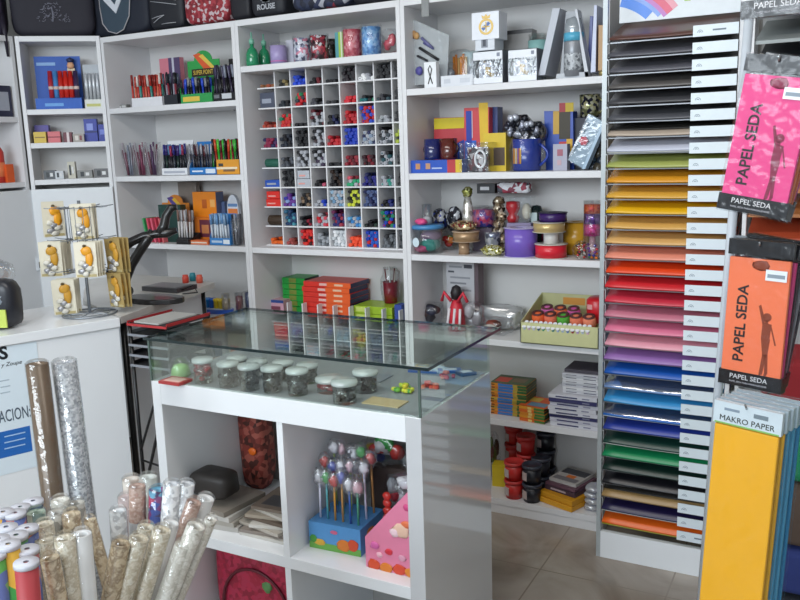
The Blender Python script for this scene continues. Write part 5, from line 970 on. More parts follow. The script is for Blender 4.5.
def lettered(t, w, h, dark, fig):
    text_mesh('lettering', 'PAPEL SEDA', .034, M(dark, .5), t, (-w*.22, -.0006, -h*.56), (H90, math.radians(-90), 0), sxy=(1.1*h/.30, 1.0), align='CENTER', bold=.0006)
    bs = [c for c in t.children if c.name.startswith('bottom_strip')][0]
    text_mesh('strip_lettering', 'PAPEL SEDA', .0165, M('#d8d8dc', .5), bs, (-w*.02, -.0022, -h-.007), (H90, 0, 0))
    text_mesh('strip_small_print', 'PAPEL SEDA PARA MANUALIDADES', .0055, M('#b8b8c0', .5), bs, (-w*.02, -.0022, -h-.02), (H90, 0, 0))
    # dancing figure silhouette printed on the paper
    m = MB(); f = M(fig, .55); X = w*.2; Z = -h*.98; s = h*.62/1.0
    def q(pts): m.prism([(X+a*s*.9, Z+b*s) for a, b in pts], -.0007, .0, f)
    q([(-.06, .52), (.06, .52), (.075, .72), (-.055, .74)]); q([(-.06, .52), (.07, .52), (.05, .28), (-.02, .28)]); q([(-.02, .3), (.04, .3), (.0, .02), (-.05, .0)]); q([(.01, .3), (.055, .3), (.075, .04), (.03, .04)])
    q([(-.055, .7), (-.02, .76), (-.1, .97), (-.13, .95)]); q([(.05, .72), (.08, .68), (.16, .45), (.14, .44)]); q([(-.02, .02), (-.05, .0), (-.09, -.03), (-.04, -.03)]); q([(.03, .05), (.075, .05), (.05, -.01), (.02, .0)])
    m.arc(X+.0, Z+.81*s, .0001, .058*s, 0, 360, -.0007, .0, f, 12); m.box(X-.02*s, X+.02*s, -.0007, 0, Z+.72*s, Z+.78*s, f)
    m.obj('printed_figure', t)
    MB().box(w*.12, w*.46, -.0026, -.0018, -h*.17, -h*.08, M('#e4ecf2', .3)).box(w*.15, w*.43, -.003, -.0026, -h*.145, -h*.115, M('#8a98a4')).obj('price_sticker', t)
    m = MB(); rnd = random.Random(2); m.blob((w*.04, -.0005, -h*.055), (.02, .0008, .012), M(fig, .55), 3, .3, 10, 6); m.obj('printed_rose', t)
def hook(t, c, L=.16, z=.03):
    a = rotx((0, -.012, 0)); b = rotx((0, L, 0)); MB().tube([(c[0]+a.x, c[1]+a.y, c[2]+z+.012), (c[0]+a.x*.3, c[1]+a.y*.3, c[2]+z), (c[0]+b.x, c[1]+b.y, c[2]+z)], .0025, CHROME, 7).obj('hook', stand)
stand = t
def series(front_px, d, w, h, cols, labels, roll, lett, fig, dark='#201418'):
    c = atd(front_px[0], front_px[1], d)
    for i, (co, la) in enumerate(zip(cols, labels)):
        off = rotx((.004*i+.0, .024*i, 0)); cc = (c[0]+off.x, c[1]+off.y, c[2]-.004*(i % 3))
        p = pack(la, cc, w, h, co, roll+(i*1.5 if i else 0))
        if i == 0 and lett: lettered(p, w, h, dark, fig)
    hook(None, c, .03+.024*len(cols)); return c
w_o, h_o = .138, .282
c1 = series((760, 259), 1.9, w_o, h_o, ['#f47c50', '#d83a80', '#2c2a30', '#8a8890', '#383640'], ['orange tissue paper pack lettered vertically, with a dancing figure', 'magenta tissue paper pack directly behind the orange one', 'black-edged tissue pack, third behind the orange one', 'grey tissue pack, fourth behind the orange one', 'rearmost dark tissue pack behind the orange one'], 2.2, True, '#8a3c20')
c2 = series((779, 76), 1.75, .145, .268, ['#e8488c', '#e8804a', '#d86a3c', '#c83a90'], ['pink tissue paper pack lettered vertically, hanging crookedly above the orange pack', 'apricot tissue pack directly behind the crooked pink one', 'rust tissue pack, third behind the crooked pink one', 'magenta tissue pack, last behind the crooked pink one'], 9, True, '#8a2848')
# topmost pack, only its bottom strip is in the frame
c3 = atd(775, -188, 1.72); c3 = np.array(c3)
cst = atd(770, 5, 1.72)
p = pack('tissue pack at the very top right, only its black bottom strip visible', (cst[0]+.02, cst[1], cst[2]+.27), .145, .262, '#d8d8dc', 1)
text_mesh('strip_lettering', 'PAPEL SEDA', .0185, M('#d8d8dc', .5), p, (0, -.0022, -.262-.007), (H90, 0, 0)); text_mesh('strip_small_print', 'PAPEL SEDA PARA MANUALIDADES', .0055, M('#b8b8c0', .5), p, (0, -.0022, -.262-.021), (H90, 0, 0))
hook(None, (cst[0]+.02, cst[1], cst[2]+.27), .06)
# yellow crepe pack
def crepe(label, c, w, h, col, roll, head=False):
    t = thing('crepe_paper_pack', label, 'crepe paper pack', tuple(c), group='crepe paper packs', rot=(0, math.radians(roll), math.radians(PR)))
    MB().box(-w/2, w/2, 0, .012, -h, 0, M(col, .6, var=.02, scale=12, bump=.1)).obj('paper_block', t, bevel=.003)
    MB().box(-w/2-.006, w/2+.006, -.002, .014, -h-.01, .062, FILM('pack_wrap', '#fbfcfd', .015, .17, .14, .9, 20)).obj('plastic_bag', t, bevel=.003)
    hc_ = MB().box(-w/2-.004, w/2+.004, -.0012, .0132, .003, .055, M('#d4e0e6' if head else '#b8c8d0', .35)).obj('header_card', t)
    if head:
        text_mesh('header_lettering', 'MAKRO PAPER', .0185, M('#20281c', .5), hc_, (0, -.0016, .017), (H90, 0, 0))
        MB().box(-w/2, w/2, -.0017, -.0012, .003, .0065, M('#8ac060')).box(w*.1, w*.32, -.0017, -.0012, .032, .042, M('#7a8890')).box(-w*.36, -w*.12, -.0017, -.0012, .036, .042, M('#8a9aa8')).obj('header_print', hc_)
    return t
cy = atd(746, 430, 1.85)
for i, (c, l) in enumerate([('#f4b420', 'golden yellow crepe paper pack with a white lettered header'), ('#f0b83a', 'second yellow crepe pack behind the lettered one'), ('#4a9cc4', 'blue crepe pack right behind the yellow ones'), ('#5aa8cc', 'light blue crepe pack, fourth in the hanging row'), ('#3a8cb8', 'rearmost blue crepe pack in the hanging row')]):
    off = rotx((.003*i, .026*i, 0)); crepe(l, (cy[0]+off.x, cy[1]+off.y, cy[2]), .142, .52, c, 2.6, i == 0)
hook(None, cy, .17, .05)
for cc_, L in ((c1, .15), (c2, .13), ((cst[0]+.02, cst[1], cst[2]+.27), .06), (cy, .17)):
    e = rotx((0, L, 0)); zh = cc_[2]+(.05 if cc_ is cy else .03); px_ = foot+dirp*((zh)/dirp[2])
    MB().cyl((px_[0], px_[1], zh), (cc_[0]+e.x, cc_[1]+e.y, zh), .004, M('#a8b0b8', .3, .6), n=8).obj('cross_bar', stand)
# ------------------------------------------------------------------ glass display counter
DX0, DX1, DY0, DY1, DZ = -1.812, -.898, 1.758, 2.222, .88
t = thing('display_counter', 'white open-fronted counter with a glass showcase top', 'display counter', (0, 0, 0)); dc = t
gl_ = M('#c9cbce', .1, var=.01, scale=4, coat=.6)  # white lowered to grey, the end panel's shade put into the colour
wd = .035
MB().box(DX0, DX0+wd, DY0, DY1, 0, DZ, WHITE2).obj('side_panel', t, bevel=.0015)
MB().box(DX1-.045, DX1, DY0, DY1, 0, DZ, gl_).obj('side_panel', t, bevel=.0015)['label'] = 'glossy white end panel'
MB().box(DX0+wd, DX1-.045, DY0, DY1, DZ-.07, DZ-.0, WHITE2).obj('top_panel', t, bevel=.001)
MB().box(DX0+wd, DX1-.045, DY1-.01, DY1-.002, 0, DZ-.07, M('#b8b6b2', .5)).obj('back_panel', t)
for z in (.405, .02): MB().box(DX0+wd, DX1-.045, DY0+.002, DY1-.01, z-.035, z, WHITE2).obj('shelf', t, bevel=.001)
for z0, z1 in ((.405, DZ-.07), (.02, .37)): MB().box(-1.352, -1.332, DY0+.002, DY1-.01, z0, z1, WHITE2).obj('divider', t)
g0, gh, gt = DZ+.0005, .128, .006
MB().box(DX0, DX1, DY0, DY0+gt, g0, g0+gh, GLASS).obj('glass_front', t)
MB().box(DX0, DX1, DY1-gt, DY1, g0, g0+gh, GLASS).obj('glass_rear', t)
MB().box(DX0, DX0+gt, DY0+gt, DY1-gt, g0, g0+gh, GLASS).obj('glass_end', t)
MB().box(DX1-gt, DX1, DY0+gt, DY1-gt, g0, g0+gh, GLASS).obj('glass_end', t)
MB().box(DX0-.005, DX1+.03, DY0-.012, DY1+.012, g0+gh, g0+gh+.008, FILM('glass_top', '#f5fbf8', .05, .5, .01, 0)).obj('glass_lid', t)
eg = M('#1c2a2c', .15); m = MB(); zz_ = g0+gh
for args in ((DX0-.0055, DX1+.0305, DY0-.0125, DY0-.0115), (DX0-.0055, DX1+.0305, DY1+.0115, DY1+.0125), (DX0-.0055, DX0-.0045, DY0-.012, DY1+.012), (DX1+.0295, DX1+.0305, DY0-.012, DY1+.012)):
    MB().box(args[0], args[1], args[2], args[3], zz_, zz_+.008, eg).obj('dark_glass_edge', t)
for x in (DX0, DX1): 
    MB().box(x-.001 if x == DX0 else x-.005, x+.005 if x == DX0 else x+.001, DY0-.001, DY0+.004, g0, g0+gh, M('#54645e', .15)).obj('glass_corner_edge', t)
MB().box(DX0+.01, DX1-.01, DY0+.01, DY1-.01, DZ+.0006, DZ+.002, M('#94969c', .5)).obj('showcase_mat', t)
# tubs in the showcase
zf = DZ+.0025
def tub(label, px, py, fill, r=.028, h=.062, lid='#d8d4d0', group='round clear tubs in the showcase', flatlid=False):
    p = atz(px, py, zf); t = thing('clear_tub', label, 'tub', (p[0], p[1], zf), 0, group)
    MB().lathe([(0, 0), (r, 0), (r*1.04, h), (r, h), (r*.96, .003)], TUBP, n=22).obj('tub_body', t)
    MB().lathe([(0, h), (r*1.12, h), (r*1.14, h+.004), (r*1.1, h+.011), (0, h+.012)], FILM('lid_plastic', '#f6f5f2', .1, .5, .15, .2, 10, .55), n=22).obj('lid', t)
    rnd = random.Random(px); m = MB()
    for k in range(34):
        a = rnd.uniform(0, 6.28); q = r*.8*math.sqrt(rnd.random()); m.blob((q*math.cos(a), q*math.sin(a), .01+rnd.uniform(0, h*.7)), (.0095, .0095, .008), M(fill[k % len(fill)], .4), k, .1, 7, 5)
    o = m.obj('sweets', t); o['kind'] = 'stuff'; return t
DK = ['#1c1a1c', '#2a2628', '#383236']
for px, py, f, l in [(204, 382, ['#a83038', '#c05058', '#801c28'], 'clear tub of red pieces, second object from the left in the showcase'), (229, 386, DK, 'first of the dark-filled tubs from the left, front row'), (250, 389, DK, 'second of the dark-filled tubs from the left, front row'), (273, 391, DK, 'third of the dark-filled tubs from the left, front row'), (298, 394, DK, 'fourth of the dark-filled tubs from the left, front row')]:
    tub(l, px, py, f)
tub('dark-filled tub nearest the front glass, right of centre', 345, 402, DK, .032, .05)
tub('dark-filled tub just behind the nearest right-hand one', 366, 391, DK, .032, .05)
tub('low red-filled tub behind the front dark tubs', 330, 391, ['#a02c34', '#c04850'], .036, .03)
for i, (px, py) in enumerate([(258, 378), (284, 379), (308, 382), (238, 374)]): tub('%s of the rear row of pale tubs in the showcase' % ['leftmost but one', 'third', 'rightmost', 'leftmost'][i], px, py, ['#6a6460', '#4a4644', '#8a8480'], .028, .045, group='rear tubs in the showcase')
p = atz(181, 376, zf); t = thing('green_bowl', 'pale green upturned bowl under a clear dome, left end of the showcase', 'bowl', (p[0], p[1], zf))
MB().lathe([(.026, .0), (.03, .006), (.026, .026), (.018, .036), (0, .04)], M('#9ac878', .35), n=24).obj('bowl_body', t); MB().lathe([(.036, .0), (.036, .03), (.022, .058), (0, .064)], CLEAR, n=22).obj('clear_dome', t)
p = atz(172, 383, zf); tag(MB().box(-.04, .04, -.03, .03, 0, .008, M('#b03a3c', .4)).box(-.03, .03, -.02, .02, .008, .0085, M('#d8b0a8')).obj('red_card', None, (p[0]+.005, p[1]+.01, zf)), 'flat red packet at the left end of the showcase', 'packet')
p = atz(385, 404, zf); tag(MB().box(-.06, .05, -.03, .03, 0, .003, M('#c8b088', .6)).obj('tan_card', None, (p[0], p[1]+.01, zf)), 'tan card by the front right corner of the showcase', 'card')
p = atz(385, 382, zf); m = MB()
tag(MB().box(-.06, .05, -.04, .04, 0, .002, M('#8a8e98')).obj('grey_card', None, (p[0]-.06, p[1]+.03, zf)), 'flat grey sheet under the sweets in the showcase', 'card')
def heap(label, px, py, cols, n, rr, name='erasers', zoff=.0022, seed=0):
    p = atz(px, py, zf+zoff); rnd = random.Random(seed)
    for k in range(n):
        a = rnd.uniform(0, 6.28); q = rr*math.sqrt(rnd.random()); c = cols[k % len(cols)]
        m = MB(); m.blob((0, 0, .0055), (.0085, .006, .0055), M(c, .4), k, .1, 8, 6, .7)
        side = 'top of it' if q < rr*.4 else ('right side' if math.cos(a) > .5 else 'left side' if math.cos(a) < -.5 else 'rear' if math.sin(a) > 0 else 'front')
        tag(m.obj(name, None, (p[0]+q*math.cos(a), p[1]+q*math.sin(a)*.8, zf+zoff+(.011 if q < rr*.4 else 0)), rz=rnd.uniform(0, 360)), label % cname(c)+', '+side, 'eraser', 'small erasers in the showcase')
heap('%s small eraser in the yellow and green heap', 404, 391, ['#b8c830', '#d8d840', '#4a9a38', '#e0c828', '#70b030'], 22, .03, 'small_eraser', seed=4)
heap('%s small eraser in the red heap by the right glass', 430, 388, ['#c83428', '#d84830', '#a82820', '#e07850'], 16, .026, 'small_eraser', seed=5)
heap('%s small eraser in the pink heap further back', 447, 378, ['#c85858', '#d88070', '#b04040'], 10, .022, 'small_eraser', seed=6)
for i, (px, py, c, l, w2, d2, rz) in enumerate([(424, 371, '#3a60a8', 'blue flat packet', .09, .04, 10), (446, 366, '#a8c4dc', 'pale blue flat packet', .08, .05, -20), (462, 364, '#2c5aa8', 'deep blue flat packet', .07, .035, 30), (466, 374, '#4a5a78', 'slate flat packet', .05, .04, 50), (440, 357, '#b8b8c0', 'light grey flat packet', .09, .04, 0), (432, 363, '#d8b860', 'yellow flat packet', .04, .03, 20)]):
    p = atz(px, py, zf+.001); tag(MB().box(-w2/2, w2/2, -d2/2, d2/2, 0, .006+.001*i, M(c, .35)).box(-w2*.3, w2*.3, -d2*.3, d2*.3, .006+.001*i, .0066+.001*i, M('#d0d8e0')).obj('flat_packet', None, (p[0], min(p[1], DY1-.05), zf), rz=rz), l+' at the rear right of the showcase', 'packet', 'flat packets in the showcase')
# lower compartments
zs_ = .4055
t = thing('toy_pencil_display', 'light blue fruit-printed display box holding novelty pencils', 'display box', (-1.232, DY0+.085, zs_), 3)
m = MB(); fb = M('#5a9cd8', .4); w, d_, h = .17, .15, .082; m.box(-w/2, w/2, 0, d_, 0, h, fb)
m.box(-w/2, w/2, -.0008, 0, 0, h*.25, M('#70b050')).blob((.03, -.0012, .025), (.022, .001, .018), M('#e08030'), 1).blob((.06, -.0012, .03), (.018, .001, .018), M('#d8502c'), 2).blob((-.05, -.0012, .022), (.02, .001, .01), M('#e0b040'), 3).blob((-.07, -.0016, .03), (.012, .001, .012), M('#4a9a40'), 4)
m.blob((w/2+.001, .06, .04), (.001, .03, .024), M('#d8883c'), 4); m.blob((0, -.0012, .06), (.012, .001, .006), M('#d86a90'), 4); m.obj('carton', t)
rnd = random.Random(11); pl_ = []
for j in range(3):
    for i in range(6):
        x, y = -w/2+.02+i*.026, .03+j*.045; c = ['#d8d8e8', '#b88a50', '#90a840', '#5aa8b0', '#3a60b0', '#b0a8a0', '#c89038', '#50a080'][(i*3+j) % 8]; L = .115+.025*j+rnd.uniform(-.01, .01)
        tt = thing('novelty_pencil', '%s novelty pencil in the blue display, %s from the left, %s row' % (cname(c), ordn[i], ['front', 'middle', 'back'][j]), 'pencil', (-1.232+x, DY0+.085+y, zs_+h+.0005), group='novelty pencils', rot=(rnd.uniform(-.05, .05), rnd.uniform(-.04, .04), 0))
        MB().cyl((0, 0, 0), (0, 0, L), .0034, M(c, .35), n=8).obj('shaft', tt)
        hc = ['#d8d8dc', '#38a048', '#c83028', '#4a58b0', '#e0e0e4', '#e8c0c8', '#3a3a48'][(i+j*2) % 7]
        MB().blob((0, 0, L+.012), (.014, .011, .017), M(hc, .4), i+j, .45, 12, 9).obj('topper', tt); MB().lathe([(.004, L-.02), (.019, L), (.02, L+.025), (.012, L+.04)], FILM('twist_wrap', '#fafafc', .06, .4, .15, .5, 60, .08), n=9).obj('wrapper', tt)
bag('sweet_bag', 'red and green wrapped sweets bag above the novelty pencils', 'bag', (-1.19, 2.11, zs_+.235), (.07, .05, .05), [M('#c83830'), M('#d8d8d8'), M('#3a9a48')], 31, n_in=6)
bag('sweet_bag', 'clear bag of grey and green sweets at the upper right of the compartment', 'bag', (-1.07, 2.09, zs_+.225), (.06, .05, .06), [M('#8a8c8c'), M('#3a7a58'), M('#b8bab8')], 32, n_in=6)
bag('sweet_bag', 'silver and blue wrapped sweets at the top centre of the compartment', 'bag', (-1.25, 2.12, zs_+.2), (.05, .04, .045), [M('#d8d8dc'), M('#5a68b0'), M('#3a9a58'), M('#c8b038')], 34, n_in=7)
bag('sweet_bag', 'white and red crinkled sweets bag just left of the pink display', 'bag', (-1.1, 2.0, zs_+.15), (.045, .035, .05), [M('#e0e0e4'), M('#b83040'), M('#9a9ca0')], 35, n_in=6)
bag('sweet_bag', 'small clear bag of yellow and grey sweets, top left above the pencils', 'bag', (-1.29, 2.1, zs_+.14), (.035, .03, .04), [M('#c8c8cc'), M('#c8a838'), M('#6a7a70')], 36, n_in=6)
t = thing('sweet_bar', 'bar stand with red strips at the back of the compartment', 'stand', (-1.13, 2.12, zs_))
MB().box(-.14, .14, 0, .04, 0, .16, M('#6a5a54')).obj('stand_body', t)
t = thing('sloped_display', 'pink flower-printed sloping display box in the right corner', 'display box', (-1.022, DY0+.05, zs_))
m = MB(); m.prism([(-.085, 0), (.075, 0), (.075, .27), (-.085, .09)], 0, .13, M('#e888a8', .4))
for i, (x, z, c, r) in enumerate([(-.06, .012, '#d8502c', .02), (-.02, .01, '#e0802c', .02), (.02, .014, '#d84a30', .02), (.055, .012, '#e08a30', .018), (-.01, .06, '#d83848', .012), (.03, .05, '#e0a0b8', .012), (-.055, .07, '#d868a8', .014), (.03, .13, '#f0c8b0', .026), (.045, .15, '#e87a50', .014), (.01, .12, '#f0d0d8', .016), (.05, .2, '#d85088', .012), (-.04, .045, '#f0b8c8', .01)]): m.blob((x, -.001, z), (r, .0012+.0003*i, r*.8), M(c, .4), i, .25, 12, 6)
m.obj('carton', t)
for i, (x, z, c, l) in enumerate([(-1.082, zs_+.1, '#c83830', 'red lollipop strip left of the pink sloping display'), (-1.0, zs_+.285, '#d85068', 'pink sweet strip above the pink sloping display')]):
    m = MB(); 
    for k in range(5): m.blob((0, 0, .012+k*.022), (.014, .01, .013), M(c, .3), k, .15, 10, 7)
    tag(m.obj('sweet_strip', None, (x-.02+.05*i, 1.93+.05*i, z-.03*(1-i)-.01)), l, 'sweets')
bag('sweet_bag', 'white wrapped sweets resting on the pink sloping display', 'bag', (-1.045, 1.95, zs_+.2), (.05, .03, .03), [M('#d8d8dc'), M('#c83c50'), M('#ececec')], 33, n_in=6)
# left compartment
tag(MB().blob((0, 0, .04), (.075, .05, .042), M('#2c2826', .5), 2, .05, 18, 12, .5).obj('black_pouch', None, (sx(213, 1.86, zs_+.12), 1.87, zs_+.085)), 'black pouch lying on the magazines, left compartment', 'pouch')
mzs = [('#c8c4bc', 'grey white', 0), ('#8a8078', 'dull brown', 6), ('#b8b0a4', 'beige', -10), ('#d0ccc4', 'pale', 14), ('#6a5c50', 'dark brown', -4), ('#a89c8c', 'tan', 9), ('#c0bab0', 'light grey', -14), ('#7a6c60', 'brown', 3)]
for i, (c, l, rz) in enumerate(mzs):
    w2, d2 = .2-.008*i, .24-.012*i
    tag(MB().box(-w2/2, w2/2, -d2/2, d2/2, 0, .0095, M(c, .5)).box(-w2*.35, w2*.2, -d2*.35, d2*.1, .0095, .0099, M(['#5a5048', '#c8b8a8', '#7a3a30', '#4a4a4c'][i % 4])).obj('magazine', None, (-1.46-.012*(i % 3), 1.935, zs_+i*.0102), rz=rz), '%s magazine, %s in the left compartment pile' % (l, where(i, 8)), 'magazine', 'magazines in the left compartment')
for i in range(4):
    tag(MB().box(-.075, .075, -.09, .09, 0, .016, M(['#b8b4ae', '#a8a298', '#c8c4be', '#8a8278'][i], .5)).obj('magazine', None, (-1.655-.004*i, 1.9, zs_+i*.0168), rz=8-5*i), '%s magazine under the black pouch' % where(i, 4), 'magazine', 'magazines under the pouch')
t = thing('red_brown_bag', 'red brown patterned bag standing at the back of the left compartment', 'bag', (sx(256, 2.13, .6), 2.13, zs_))
MB().blob((0, 0, .17), (.055, .045, .17), MULTI('red_brown_pattern', ['#6a2c24', '#8a3a30', '#4a241c', '#a8584a'], 60, .6), 7, .06, 18, 12, .55).obj('bag_body', t); MB().blob((.02, -.05, .15), (.016, .006, .014), M('#f07020'), 2).obj('orange_flower', t)
tag(MB().box(-.03, .03, 0, .002, 0, .13, M('#b8a070')).obj('tan_booklet', None, (-1.385, 1.98, zs_+.09), rz=6), 'tan booklet by the divider in the left compartment', 'booklet')
text_mesh('x', 'x', .01, BLACK, None, (0, 0, 0), (0, 0, 0))
bpy.data.objects.remove(bpy.data.objects['x'])
# bottom-left compartment: red cushion-like bag
t = thing('red_bag', 'dark red patterned school bag in the bottom left compartment', 'bag', (-1.56, 1.98, .0205))
MB().blob((0, 0, .155), (.19, .11, .155), MULTI('red_bag_pattern', ['#a01c38', '#b02444', '#8a1430', '#aa2848'], 70, .5), 3, .03, 26, 16, .45).obj('bag_body', t)
MB().blob((.05, -.108, .19), (.02, .008, .02), M('#5a8a50'), 3, .3).obj('flower_patch', t)
MB().tube([(.13*math.cos(a), -.112, .1+.14*math.sin(a)) for a in [math.pi*k/16 for k in range(17)]], .005, M('#5a1020'), 7).obj('piping', t)
tag(MB().blob((0, 0, .14), (.06, .1, .14), M('#241420', .6), 3, .03, 18, 12, .5).obj('dark_bag', None, (-1.42+.0, 2.02, .0205)), 'dark purple bag beside the red one, bottom left compartment', 'bag')
# ------------------------------------------------------------------ white service counter on the left with its poster
CA = Vector((-2.382, 2.182, 0)); CR = 67.7; CZ = .95
cmat = Matrix.Translation(CA) @ Matrix.Rotation(math.radians(CR), 4, 'Z'); cinv = cmat.inverted()
cn = cmat.to_3x3() @ Vector((0, 1, 0))
def onc(px, py):   # local (x, z) of a pixel on the counter front
    r = Vector(ray(px, py)); c0 = Vector(cC); p = c0+r*((CA-c0).dot(cn)/r.dot(cn)); q = cinv @ p; return q.x, p.z
t = thing('service_counter', 'long white counter with a paper notice on its front, at the left', 'counter', tuple(CA), CR)
MB().box(-1.6, 0, 0, .48, CZ-.035, CZ, WHITE2).obj('counter_top', t, bevel=.002)
MB().box(-1.595, -.004, .01, .028, .0, CZ-.035, WHITE2).obj('front_panel', t); MB().box(-.022, -.004, .028, .47, 0, CZ-.035, WHITE2).obj('end_panel', t)
MB().box(-1.595, -1.577, .028, .47, 0, CZ-.035, WHITE2).obj('end_panel', t)
pa, pb_ = onc(46, 337), onc(42, 466)
t = thing('paper_notice', 'white paper notice with dark lettering and a blue panel on the counter', 'notice', tuple(cmat @ Vector((0, .0095, 0))), CR)
px1_ = (pa[0]+pb_[0])/2; MB().box(px1_-.62, px1_, -.0012, 0, pb_[1], CZ-.04, M('#dce9f2', .35, var=.01)).obj('sheet', t)
def ctext(nm, s_, px, py, size, col, **k):
    a = onc(px, py); text_mesh(nm, s_, size, M(col, .5), t, (a[0], -.0016, a[1]), (H90, 0, 0), **k)
ctext('lettering', 'S', 4, 354, .062, '#101820', bold=.002)
ctext('lettering', 'y Zoupe', 12, 364, .02, '#20262e', shear=.3)
ctext('lettering', 'NACION:', 12, 416, .05, '#4a5868', sxy=(.62, 1.25), bold=.0002)
for k, (a, b) in enumerate(((5, 381), (6, 387), (6, 393))):
    q = onc(a, b); MB().box(q[0]-.016, q[0]+.016, -.0018, -.0012, q[1]-.002, q[1]+.002, M('#a8b8c4')).obj('small_print', t)
a, b = onc(32, 440), onc(-30, 440)
MB().box(a[0]-.4, a[0], -.0018, -.0012, onc(31, 452)[1], onc(31, 426)[1], M('#2468b8', .4)).obj('blue_panel', t)
for k in range(3):
    q = onc(20, 434+k*6); MB().box(q[0]-.05, q[0]+.02, -.0024, -.0018, q[1]-.002, q[1]+.002, M('#a8c8e8')).obj('small_print', t)
# rear worktop under the press
t = thing('side_table', 'pale grey worktop on black legs behind the counter, holding the black press', 'table', (0, 0, 0))
MB().zprism([(-2.385, 2.19), (-2.585, 2.96), (-2.9, 3.04), (-3.2, 3.04), (-3.3, 2.85), (-3.05, 2.6), (-2.83, 2.4)], .925, .952, M('#cfcdc8', .35)).obj('worktop', t)
MB().zprism([(-2.44, 2.26), (-2.62, 2.93), (-2.64, 2.92), (-2.46, 2.25)], 0, .925, WHITE2).obj('side_panel', t)
for x, y in ((-2.43, 2.24), (-2.61, 2.9), (-3.15, 2.9), (-2.85, 2.46)): MB().cyl((x, y, 0), (x, y, .925), .012, BLACK, n=8).obj('leg', t)
t = thing('bench_press', 'black press with curved arms on a flat oval base', 'press', tuple(atz(150, 303, .9525)))
o0 = atz(150, 303, .9525); BK = M('#1a1819', .3, coat=.3)
dd = float((o0-cC)@cF)
def pp(px, py, dz=0): p = atd(px, py, dd+dz); return tuple(p-o0)
m = MB(); cx = pp(150, 303)
MB().zprism([(.15*math.cos(a)*.9+.02*math.sin(a), .075*math.sin(a)+.03) for a in [2*math.pi*k/28 for k in range(28)]], 0, .022, BK).obj('base', t, bevel=.004)
MB().tube([pp(126, 303), pp(123, 290), pp(125, 278), pp(131, 265), pp(139, 252), pp(147, 240), pp(153, 231)], [.024, .026, .024, .021, .02, .02, .018], BK, 10).obj('upright_arm', t)
MB().tube([pp(108, 275), pp(112, 264), pp(120, 251), pp(131, 242), pp(144, 236), pp(156, 234), pp(167, 233), pp(177, 230)], [.012, .015, .018, .019, .018, .018, .02, .012], BK, 10).obj('curved_handle', t)
MB().tube([pp(160, 234), pp(164, 226), pp(166, 216), pp(171, 208), pp(177, 207)], [.022, .02, .018, .017, .012], BK, 10).obj('head_arm', t)
MB().cyl(pp(128, 291, -.03), pp(128, 291, .02), .022, BK, n=16).obj('pivot', t); MB().cyl(pp(128, 291, -.034), pp(128, 291, -.03), .008, CHROME, n=12).obj('pivot_cap', t)
t = thing('dark_tray', 'flat dark grey tray behind the base of the black press', 'tray', tuple(atz(165, 291, .9525)))
MB().box(-.11, .1, -.03, .1, 0, .02, M('#3a3a3e', .3)).box(-.1, .08, -.02, .09, .02, .022, M('#8a8c90', .3)).obj('tray_body', t, bevel=.003)
MB().tube([(.1, 0, .01), (.15, .02, .03), (.19, -.0, .004), (.15, -.05, .004)], .003, BLACK, 6).obj('cable', t)
for i, (px, py, c, l) in enumerate([(189, 283, '#d04838', 'small red pot on the far end of the worktop'), (196, 281, '#2a8a9a', 'small teal pot on the far end of the worktop'), (203, 283, '#d8604a', 'small orange-red pot at the tip of the worktop')]):
    p = atz(px, py, .9525); tag(MB().lathe([(0, 0), (.015, 0), (.016, .026), (.013, .03), (.013, .038), (0, .04)], M(c, .35), n=16).obj('small_pot', None, (p[0]-.02, p[1], .9525)), l, 'pot', 'small pots on the worktop')
# tray stand
t = thing('paper_tray_stand', 'black metal stand of stacked paper trays, topped by a red-edged one', 'tray stand', (-2.365, 2.2, 0)); W2, D2 = .2, .24
for x in (.006, W2-.006):
    for y in (.006, D2-.006): MB().cyl((x, y, 0), (x, y, .93), .007, BLACK, n=8).obj('leg', t)
MB().tube([(0.01, .0, .25), (W2-.01, 0, .72)], .006, BLACK, 6).obj('brace', t); MB().tube([(.01, 0, .42), (.15, 0, .72)], .005, BLACK, 6).obj('brace', t)
MB().tube([(0.01, .0, .38), (W2-.01, 0, .36)], .004, BLACK, 6).obj('brace', t)
for k, (z, c) in enumerate([(.925, '#b02c30'), (.885, '#8a8e92'), (.845, '#22242a'), (.805, '#22242a'), (.765, '#22242a')]):
    cm = M(c, .35); m = MB(); m.box(0, W2, 0, D2, z-.006, z, M('#2a2c30', .4)); m.box(0, W2, -.004, 0, z-.006, z+.003, cm if k < 1 else M('#84888f', .35)); m.box(0, .003, 0, D2, z, z+.012, cm); m.box(W2-.003, W2, 0, D2, z, z+.012, cm); m.obj('paper_tray', t)
MB().cyl((W2-.05, .03, 0), (W2-.05, .03, .76), .018, M('#3a3632', .5), n=10).obj('dark_post', t)
tag(MB().box(0, .13, 0, .2, 0, .006, M('#b8b8b4', .5)).obj('paper_pile', None, (-2.35, 2.22, .9265), rz=-2), 'white paper pile in the red-edged top tray', 'paper')
